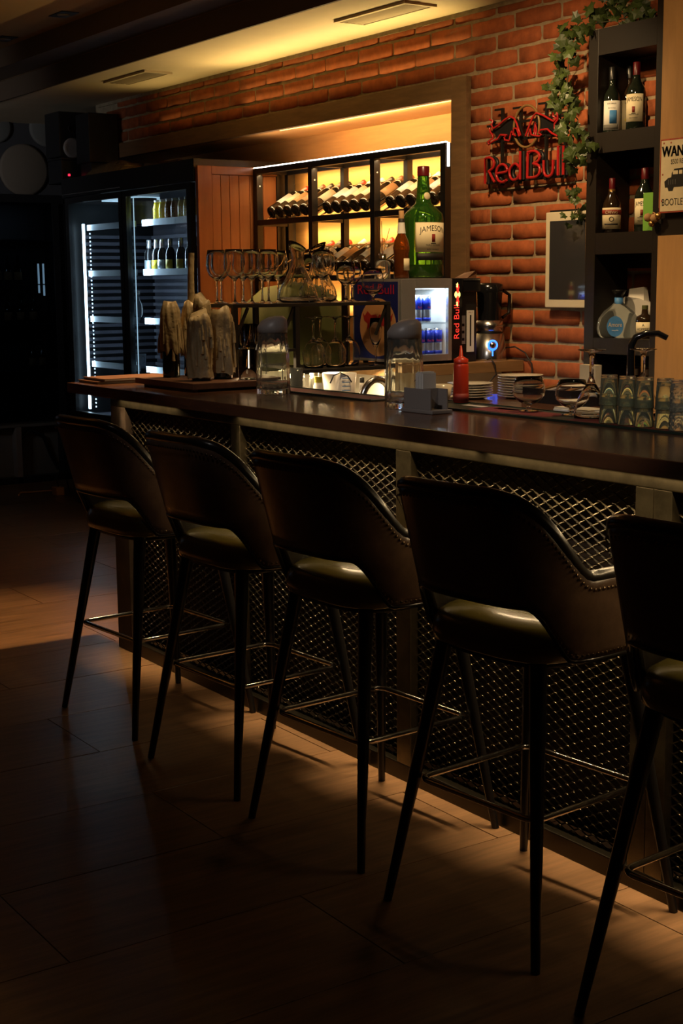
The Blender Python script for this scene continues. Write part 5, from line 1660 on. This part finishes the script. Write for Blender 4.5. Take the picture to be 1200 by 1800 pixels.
bottle(-4.215, 4.160, 2.0745, 'syrup bottle with white label and blue splash print on the top shelf', label=('label_white', 0.010, 0.122, 0.036), texts=[('LES SYRUPS', 0.007, 0.108, 0.036, 'ink'), ('blue curacao', 0.006, 0.092, 0.03, 'ink')], extra=splash)
bottle(-4.195, 4.236, 2.0745, 'syrup bottle with cream label and yellow flower print on the top shelf', body='brown_glass', label=('label_cream', 0.010, 0.122, 0.036), texts=[('LES SYRUPS', 0.007, 0.108, 0.036, 'ink'), ('vanille', 0.006, 0.092, 0.02, 'ink')], extra=flower, s=1.04)
JB = [(0, 0), (0.036, 0), (0.038, 0.004), (0.038, 0.135), (0.034, 0.155), (0.020, 0.178), (0.0150, 0.195), (0.0130, 0.225), (0, 0.226)]
bottle(-4.075, 4.15, 2.0745, 'green whiskey bottle with cream label and red cap on the top shelf', prof=JB, cap=('foil_dark_red', 0.205, 0.252, 0.0145), label=('label_cream', 0.028, 0.132, 0.038), texts=[('JAMESON', 0.024, 0.104, 0.066, 'ink'), ('TRIPLE DISTILLED', 0.006, 0.052, 0.04, 'ink'), ('IRISH WHISKEY', 0.006, 0.040, 0.034, 'ink')], am=-60, extra=jam)
CHV = [(0, 0), (0.028, 0), (0.031, 0.006), (0.036, 0.05), (0.038, 0.085), (0.034, 0.118), (0.018, 0.148), (0.0125, 0.165), (0.0115, 0.205), (0, 0.206)]


def chv(t, lw, x, y, z, s):
    MB().arc(0.0383, 0.070, 0.090, R(-125), R(33), 18, (x, y, z)).build('name_band', 'ink_red', lw)
    text_arc('CHIVAS', 0.017, 0.0400, 0.074, R(-46), 'tin_cream', lw, (x, y, z), width=0.052)
    MB().lathe([(0.007, 0), (0.0075, 0.001), (0.0095, 0.001), (0.010, 0)], 18, Vector((x, y, z + 0.053)) + 0.0386 * Vector((math.cos(R(-46)), math.sin(R(-46)), 0)), Matrix.Rotation(R(-46), 4, 'Z') @ Matrix.Rotation(R(90), 4, 'Y')).build('emblem', 'ink', lw)
    MB().arc(0.0384, 0.030, 0.036, R(-90), R(-5), 12, (x, y, z)).build('printed_ribbon', 'ink', lw)
    MB().lathe([(0.0135, 0.150), (0.0132, 0.172), (0, 0.172)], 20, (x, y, z)).build('neck_label', 'brass', t)


bottle(-4.200, 4.155, 1.6845, 'round whisky bottle with cream label and dark red neck on the middle shelf', body='brown_glass', prof=CHV, cap=('foil_dark_red', 0.168, 0.212, 0.0128), label=('tin_cream', 0.014, 0.098, 0.0378), am=-46, extra=chv, spread=72)
bottle(-4.062, 4.195, 1.6845, 'green whiskey bottle half hidden by the green box on the middle shelf', prof=JB, cap=('foil_dark_red', 0.200, 0.245, 0.0145), label=('label_cream', 0.028, 0.128, 0.038), texts=[('JAMESON', 0.024, 0.100, 0.066, 'ink'), ('TRIPLE DISTILLED', 0.006, 0.052, 0.04, 'ink'), ('IRISH WHISKEY', 0.006, 0.040, 0.034, 'ink')], am=-60, extra=jam)
t = thing('green_gift_box', 'bright green cardboard bottle box on the middle shelf', 'box', (-3.97, 4.13, 1.6845))
MB().box(-3.982, -3.930, 4.106, 4.156, 1.6845, 1.828).build('carton', 'green_box', t, bev=0.001)
for (xx, zz, r_) in ((-3.952, 1.785, 0.010), (-3.957, 1.73, 0.012)):
    MB().lathe([(0, 0.001), (r_, 0.001), (r_, 0)], 14, (xx, 4.108, zz), Matrix.Rotation(R(90), 4, 'X')).build('print', 'ink', t)
# flat tequila flask
bx, by, bz = -4.160, 4.165, 1.2685
t = thing('round_tequila_bottle', 'round clear tequila flask with blue label and black stopper', 'bottle', (bx, by, bz), 'bottles in the shelf unit')
mb = MB()
pr = [(0, 0), (0.070, 0), (0.080, 0.012), (0.086, 0.040), (0.080, 0.075), (0.060, 0.105), (0.030, 0.128), (0.0165, 0.142), (0.015, 0.16), (0, 0.16)]
mb.lathe(pr, 36)
RZ = Matrix.Rotation(R(44), 4, 'Z')
mb.v = [RZ @ Vector((v.x, v.y * (0.42 if v.z < 0.13 else 1), v.z)) + Vector((bx, by, bz)) for v in mb.v]
mb.v = [v for v in mb.v]
mb.build('body', 'clear_bottle', t)
MB().lathe([(0.0172, 0.135), (0.0172, 0.160), (0, 0.160)], 22, (bx, by, bz)).build('neck_band', 'label_blue', t)
MB().lathe([(0.013, 0.160), (0.020, 0.172), (0.029, 0.188), (0.027, 0.190), (0, 0.191)], 24, (bx, by, bz)).build('stopper', 'foil_black', t)
nrm = RZ @ Vector((0, -1, 0))
axr = RZ @ Vector((1, 0, 0))
lc = Vector((bx, by, bz + 0.046)) + nrm * 0.0368 + axr * -0.012
el = [(0.033 * math.cos(q * math.pi / 14), 0.041 * math.sin(q * math.pi / 14)) for q in range(28)]
lo = MB().prism(el, lc, axr, (0, 0, 1), 0.002).build('label_oval', 'label_blue', t)
text('Amore', 0.026, lc + nrm * 0.0008 + Vector((0, 0, -0.002)), axr, (0, 0, 1), 'tin_cream', lo, width=0.054)
text('tequila', 0.008, lc + nrm * 0.0008 + Vector((0, 0, -0.018)), axr, (0, 0, 1), 'ink_white', lo, width=0.026)
bottle(-4.040, 4.19, 1.2685, 'squat dark bottle with cream label at the right of the lower shelf', body='brown_glass', prof=[(0, 0), (0.034, 0), (0.036, 0.004), (0.036, 0.07), (0.032, 0.085), (0.014, 0.095), (0.012, 0.12), (0, 0.12)], cap=('green_cloth', 0.10, 0.128, 0.0125), label=('label_cream', 0.012, 0.064, 0.036), texts=[('HOPPERS', 0.014, 0.032, 0.052, 'ink'), ('A', 0.016, 0.047, 0.01, 'ink')], am=-55)
t = thing('napkin_packet', 'crumpled white packet of napkins behind the round flask', 'packet', (-4.13, 4.25, 1.2685))
mb = MB()
mb.add([(-4.225, 4.215, 1.2685), (-4.03, 4.215, 1.2685), (-4.03, 4.262, 1.2685), (-4.225, 4.262, 1.2685), (-4.228, 4.218, 1.400), (-4.17, 4.21, 1.432), (-4.10, 4.215, 1.425), (-4.028, 4.22, 1.400), (-4.035, 4.258, 1.396), (-4.22, 4.258, 1.402), (-4.12, 4.262, 1.425)],
       [(3, 2, 1, 0), (0, 1, 7, 6, 5, 4), (1, 2, 8, 7), (2, 3, 9, 10, 8), (3, 0, 4, 9), (4, 5, 9), (5, 6, 10, 9), (6, 7, 8, 10)])
mb.build('packet', 'paper', t)
MB().add([(-4.17, 4.225, 1.41), (-4.08, 4.225, 1.41), (-4.075, 4.25, 1.41), (-4.165, 4.25, 1.41), (-4.165, 4.228, 1.462), (-4.088, 4.228, 1.470), (-4.085, 4.246, 1.468), (-4.16, 4.246, 1.462)],
         [(3, 2, 1, 0), (0, 1, 5, 4), (1, 2, 6, 5), (2, 3, 7, 6), (3, 0, 4, 7), (4, 5, 6, 7)]).build('folded_top', 'label_white', t)
for k, (x, y, lab) in enumerate([(-4.09, 4.2, 'left cork-stoppered bottle on the bottom shelf'), (-4.03, 4.2, 'middle cork-stoppered bottle on the bottom shelf'), (-3.97, 4.2, 'right cork-stoppered bottle on the bottom shelf')]):
    bottle(x, y, 1.0305, lab, body='brown_glass', prof=[(0, 0), (0.026, 0), (0.027, 0.05), (0.012, 0.07), (0.011, 0.09), (0, 0.09)], cap=('cork', 0.088, 0.112, 0.009), name='cork_bottle')

# plywood cupboard with tin sign
cb = thing('plywood_cupboard', 'dark framed cupboard with plywood panels at the right edge', 'cupboard', (-3.3, 4.15, 0.9))
MB().box(-3.870, -2.60, 4.088, 4.270, 1.0, 2.715).build('carcass', 'shelf_dark', cb)
MB().box(-3.868, -2.62, 4.070, 4.088, 1.765, 2.71).build('panel', 'plywood', cb, bev=0.001)
MB().box(-3.868, -2.62, 4.070, 4.088, 1.03, 1.662).build('panel', 'plywood', cb, bev=0.001)
ts = thing('tin_sign', 'rusty cream tin sign with old truck and WANTED lettering', 'sign', (-3.77, 4.068, 1.75))
TX0, TX1, TZ0, TZ1 = -3.862, -3.655, 1.745, 2.015
MB().box(TX0, TX1, 4.066, 4.0695, TZ0, TZ1).build('plate', 'tin_rust', ts, bev=0.001)
fc = MB().box(TX0 + 0.006, TX1 - 0.006, 4.0652, 4.066, TZ0 + 0.006, TZ1 - 0.006).build('face', 'tin_cream', ts)
tc_ = (TX0 + TX1) / 2
text('WANTED', 0.056, (tc_, 4.0645, 1.950), (1, 0, 0), (0, 0, 1), 'ink', fc, width=0.186, bold=0.0022)
text('$500 REWARD', 0.026, (tc_ + 0.01, 4.0645, 1.922), (1, 0, 0), (0, 0, 1), 'ink', fc, width=0.115)
text('BOOTLEGGER', 0.036, (tc_, 4.0645, 1.772), (1, 0, 0), (0, 0, 1), 'ink', fc, width=0.176)
trk = [(-0.075, 0.0), (-0.078, 0.022), (-0.06, 0.034), (-0.045, 0.036), (-0.042, 0.052), (-0.03, 0.066), (0.012, 0.068), (0.024, 0.05), (0.075, 0.044), (0.078, 0.012), (0.06, 0.002), (0.055, -0.012), (0.035, -0.014), (0.03, 0.0), (-0.03, 0.0), (-0.036, -0.014), (-0.056, -0.014), (-0.062, 0.0)]
tk = MB().prism(trk[::-1], (tc_, 4.0648, 1.838), (1, 0, 0), (0, 0, 1), -0.0003).build('truck_print', 'ink', fc)
for (a, b, c2, d2) in ((-0.036, -0.012, 0.046, 0.060), (-0.006, 0.010, 0.046, 0.060)):
    MB().box(tc_ + a, tc_ + b, 4.0642, 4.0645, 1.838 + c2, 1.838 + d2).build('truck_window', 'tin_cream', tk)
for q in range(4):
    MB().box(tc_ - 0.058 + q * 0.011, tc_ - 0.056 + q * 0.011, 4.0642, 4.0645, 1.848, 1.866).build('grille_line', 'disc_grey', tk)
for q, (a, b) in enumerate(((-0.088, 1.886), (-0.085, 2.018), (-0.05, 2.016), (-0.09, 1.79))):
    MB().lathe([(0, 0.0006), (0.0035, 0.0004), (0.004, 0)], 8, (tc_ + a, 4.0652, min(b, 2.0)), Matrix.Rotation(R(90), 4, 'X')).build('rust_spot', 'tin_rust', fc)
t = thing('hanging_corks', 'cluster of corks and bottle caps hung at the cupboard corner', 'ornament', (-3.90, 4.06, 1.73))
for q, (x, z, r_, m) in enumerate(((-3.915, 1.732, 0.017, 'cork'), (-3.880, 1.728, 0.018, 'cork'), (-3.895, 1.708, 0.013, 'brass'), (-3.862, 1.735, 0.014, 'brass'))):
    MB().lathe([(0, -r_), (r_ * 0.7, -r_ * 0.7), (r_, 0), (r_ * 0.7, r_ * 0.7), (0, r_)], 14, (x, 4.064, z)).build('cork', m, t)
MB().tube([(-3.915, 4.07, 1.732), (-3.89, 4.066, 1.75), (-3.862, 4.07, 1.735)], 0.002, 6).build('string', 'cork', t)

# ------------------------------------------------------------------ ivy
iv = thing('ivy_plant', 'trailing green ivy hanging from the shelf unit over the bricks', 'plant', (-4.3, 4.15, 2.48))
leaf2d = [(0, 0), (0.30, 0.10), (0.52, 0.02), (0.46, 0.30), (0.62, 0.50), (0.32, 0.56), (0, 1.0), (-0.32, 0.56), (-0.62, 0.50), (-0.46, 0.30), (-0.52, 0.02), (-0.30, 0.10)]
LM = []
for k in range(3):
    rn = random.Random(20 + k)
    vs = [(0, 0.42, 0.06)] + [(p[0] * rn.uniform(0.9, 1.1), p[1] * rn.uniform(0.92, 1.08), -0.12 * abs(p[0]) - 0.05 * p[1] ** 2) for p in leaf2d]
    n_ = len(leaf2d)
    fs = [(0, 1 + i, 1 + (i + 1) % n_) for i in range(n_)]
    vs += [(v[0], v[1], v[2] - 0.02) for v in vs]
    fs += [(n_ + 1, n_ + 2 + (i + 1) % n_, n_ + 2 + i) for i in range(n_)]
    fs += [(1 + i, n_ + 2 + i, n_ + 2 + (i + 1) % n_, 1 + (i + 1) % n_) for i in range(n_)]
    o = MB().add(vs, fs).build('leaf', 'leaf')
    LM.append(o.data)
    bpy.data.objects.remove(o)
rn = random.Random(11)
strands = [
    ([(-4.05, 4.19, 2.50), (-4.22, 4.13, 2.55), (-4.34, 4.10, 2.52), (-4.45, 4.11, 2.44), (-4.50, 4.14, 2.34), (-4.44, 4.12, 2.24), (-4.41, 4.12, 2.14), (-4.37, 4.10, 2.04), (-4.35, 4.09, 1.95)], 66, 0.050),
    ([(-4.12, 4.16, 2.50), (-4.30, 4.09, 2.49), (-4.38, 4.08, 2.38), (-4.40, 4.09, 2.26), (-4.34, 4.07, 2.16), (-4.28, 4.06, 2.07), (-4.24, 4.05, 1.97)], 54, 0.046),
    ([(-4.2, 4.14, 2.52), (-4.42, 4.14, 2.50), (-4.55, 4.18, 2.40), (-4.60, 4.22, 2.33), (-4.55, 4.2, 2.27)], 26, 0.036),
    ([(-4.37, 4.12, 2.0), (-4.42, 4.16, 1.93), (-4.455, 4.20, 1.86), (-4.47, 4.215, 1.79), (-4.475, 4.215, 1.755)], 20, 0.032),
    ([(-4.0, 4.2, 2.50), (-4.1, 4.16, 2.56), (-4.2, 4.14, 2.60), (-4.25, 4.14, 2.64)], 30, 0.044)]
nl = 0
for pts, cnt, sz in strands:
    P2 = []
    pv = [Vector(p) for p in pts]
    for i in range(len(pv) - 1):
        for q in range(6):
            P2.append(pv[i].lerp(pv[i + 1], q / 6) + Vector((rn.uniform(-0.006, 0.006), rn.uniform(-0.004, 0.004), rn.uniform(-0.004, 0.004))))
    P2.append(pv[-1])
    MB().tube(P2, 0.0022, 6).build('vine', 'vine', iv)
    for i in range(cnt):
        f = rn.random() * (len(P2) - 1)
        a = int(f)
        p = P2[a].lerp(P2[min(a + 1, len(P2) - 1)], f - a) + Vector((rn.gauss(0, 0.028), rn.uniform(-0.035, 0.012), rn.gauss(0, 0.014)))
        p.y = min(p.y, 4.27)
        if p.x > -4.30 and p.z < 2.46:
            p.y = min(p.y, 4.085)
        o = bpy.data.objects.new('leaf', rn.choice(LM))
        COL.objects.link(o)
        o.parent = iv
        o.location = p - iv.location
        s_ = sz * rn.uniform(0.65, 1.15)
        o.scale = (s_, s_, s_)
        o.rotation_euler = (R(90 + rn.uniform(-35, 45)), R(180 + rn.gauss(0, 40)), R(rn.uniform(-10, 75)))
        nl += 1

# ------------------------------------------------------------------ dark glass cooler at the far end
lc_ = thing('glass_cooler', 'dark glass-fronted display cooler at the far left end', 'cooler', (-10.45, 3.6, 0))
LX = -10.33
MB().box(-10.61, LX, 2.6, 4.45, 2.11, 2.17).build('top_cabinet', 'black_plastic', lc_)
MB().box(-10.61, LX, 4.40, 4.46, 0.47, 2.11).build('side_panel', 'black_plastic', lc_)
MB().box(-10.61, LX, 2.6, 2.66, 0.47, 2.11).build('side_panel', 'black_plastic', lc_)
MB().box(-10.61, -10.59, 2.66, 4.40, 0.47, 2.11).build('back_panel', 'dark_wall', lc_)
MB().box(-10.61, LX, 2.6, 4.45, 0.43, 0.47).build('deck', 'disc_grey', lc_)
for (a, b) in ((2.66, 3.50), (3.50, 4.40)):
    d = MB().box(LX, LX + 0.03, b - 0.05, b, 0.47, 2.11).build('door', 'black_plastic', lc_)
    MB().box(LX, LX + 0.03, a, a + 0.05, 0.47, 2.11).build('door_stile', 'black_plastic', d)
    MB().box(LX + 0.012, LX + 0.018, a + 0.05, b - 0.05, 0.47, 2.11).build('pane', 'pane_dark', d)
for z in (0.85, 1.20, 1.50, 1.83):
    MB().box(-10.585, LX - 0.02, 2.66, 4.40, z, z + 0.008).build('shelf', 'fridge_slat', lc_)
MB().box(-10.61, -10.40, 3.0, 4.42, 0.0, 0.43).build('compressor_bay', 'disc_grey', lc_)
MB().box(-10.40, LX + 0.02, 4.36, 4.46, 0.0, 0.43).build('leg', 'black_plastic', lc_)
MB().box(-10.40, LX + 0.02, 3.99, 4.03, 0.0, 0.43).build('leg', 'grey_plastic', lc_)
MB().box(-10.40, LX + 0.02, 2.6, 4.46, 0.0, 0.05).build('bottom_rail', 'black_plastic', lc_)
MB().tube([(-10.38, 4.04, 0.33), (-10.36, 4.12, 0.40), (-10.36, 4.22, 0.36), (-10.37, 4.28, 0.2), (-10.37, 4.34, 0.08)], 0.012).build('pipe', 'black_plastic', lc_)
for k, y in enumerate((4.235, 4.275)):
    MB().box(LX - 0.03, LX - 0.022, y, y + 0.012, 1.44 - 0.02 * k, 1.66).build('glass_glint', 'led_cool_dim', lc_)  # short glowing bars imitate reflections in the cooler glass
for k, (y, z) in enumerate([(3.95, 1.508), (4.03, 1.508), (4.11, 1.508), (3.92, 1.208), (4.02, 1.208), (4.12, 1.208), (4.22, 1.208), (4.2, 0.858), (4.28, 0.858)]):
    if k == 0:
        cbm = thing('stored_bottle', 'x', 'bottle', (0, 0, 0), 'bottles in the dark glass cooler')
        MB().lathe([(0, 0), (0.03, 0), (0.031, 0.12), (0.012, 0.16), (0.012, 0.21), (0, 0.21)], 14).build('body', 'dark_glass', cbm)
        MB().arc(0.0314, 0.03, 0.09, R(-90), R(60), 8).build('label_wrap', 'label_tan', cbm)
        o = cbm
    else:
        o = copy_tree(cbm)
    o.location = (-10.44, y, z + 0.001)
    shelf_n = {1.508: 'third', 1.208: 'second', 0.858: 'lowest'}[z]
    idx = {1.508: k, 1.208: k - 3, 0.858: k - 7}[z]
    o['label'] = 'dim bottle, %s from left on the %s shelf of the far glass cooler' % (['first', 'second', 'third', 'fourth'][idx], shelf_n)
t = thing('power_adapter', 'small pale power adapter with cable on the floor by the far cooler', 'adapter', (-9.5, 3.8, 0))
MB().box(-9.62, -9.53, 3.97, 4.03, 0.002, 0.06).build('case', 'tin_rust', t, bev=0.004)
t.children[0].data.materials[0] = M['label_tan']
MB().tube([(-9.62, 4.0, 0.03), (-9.75, 3.97, 0.012), (-9.8, 3.8, 0.008), (-9.7, 3.75, 0.008)], 0.006).build('cable', 'label_tan', t)
MB().tube([(-9.57, 4.0, 0.06), (-9.6, 4.0, 0.13), (-9.62, 4.04, 0.15), (-9.6, 4.08, 0.1), (-9.6, 4.1, 0.012)], 0.005).build('plug_lead', 'black_plastic', t)
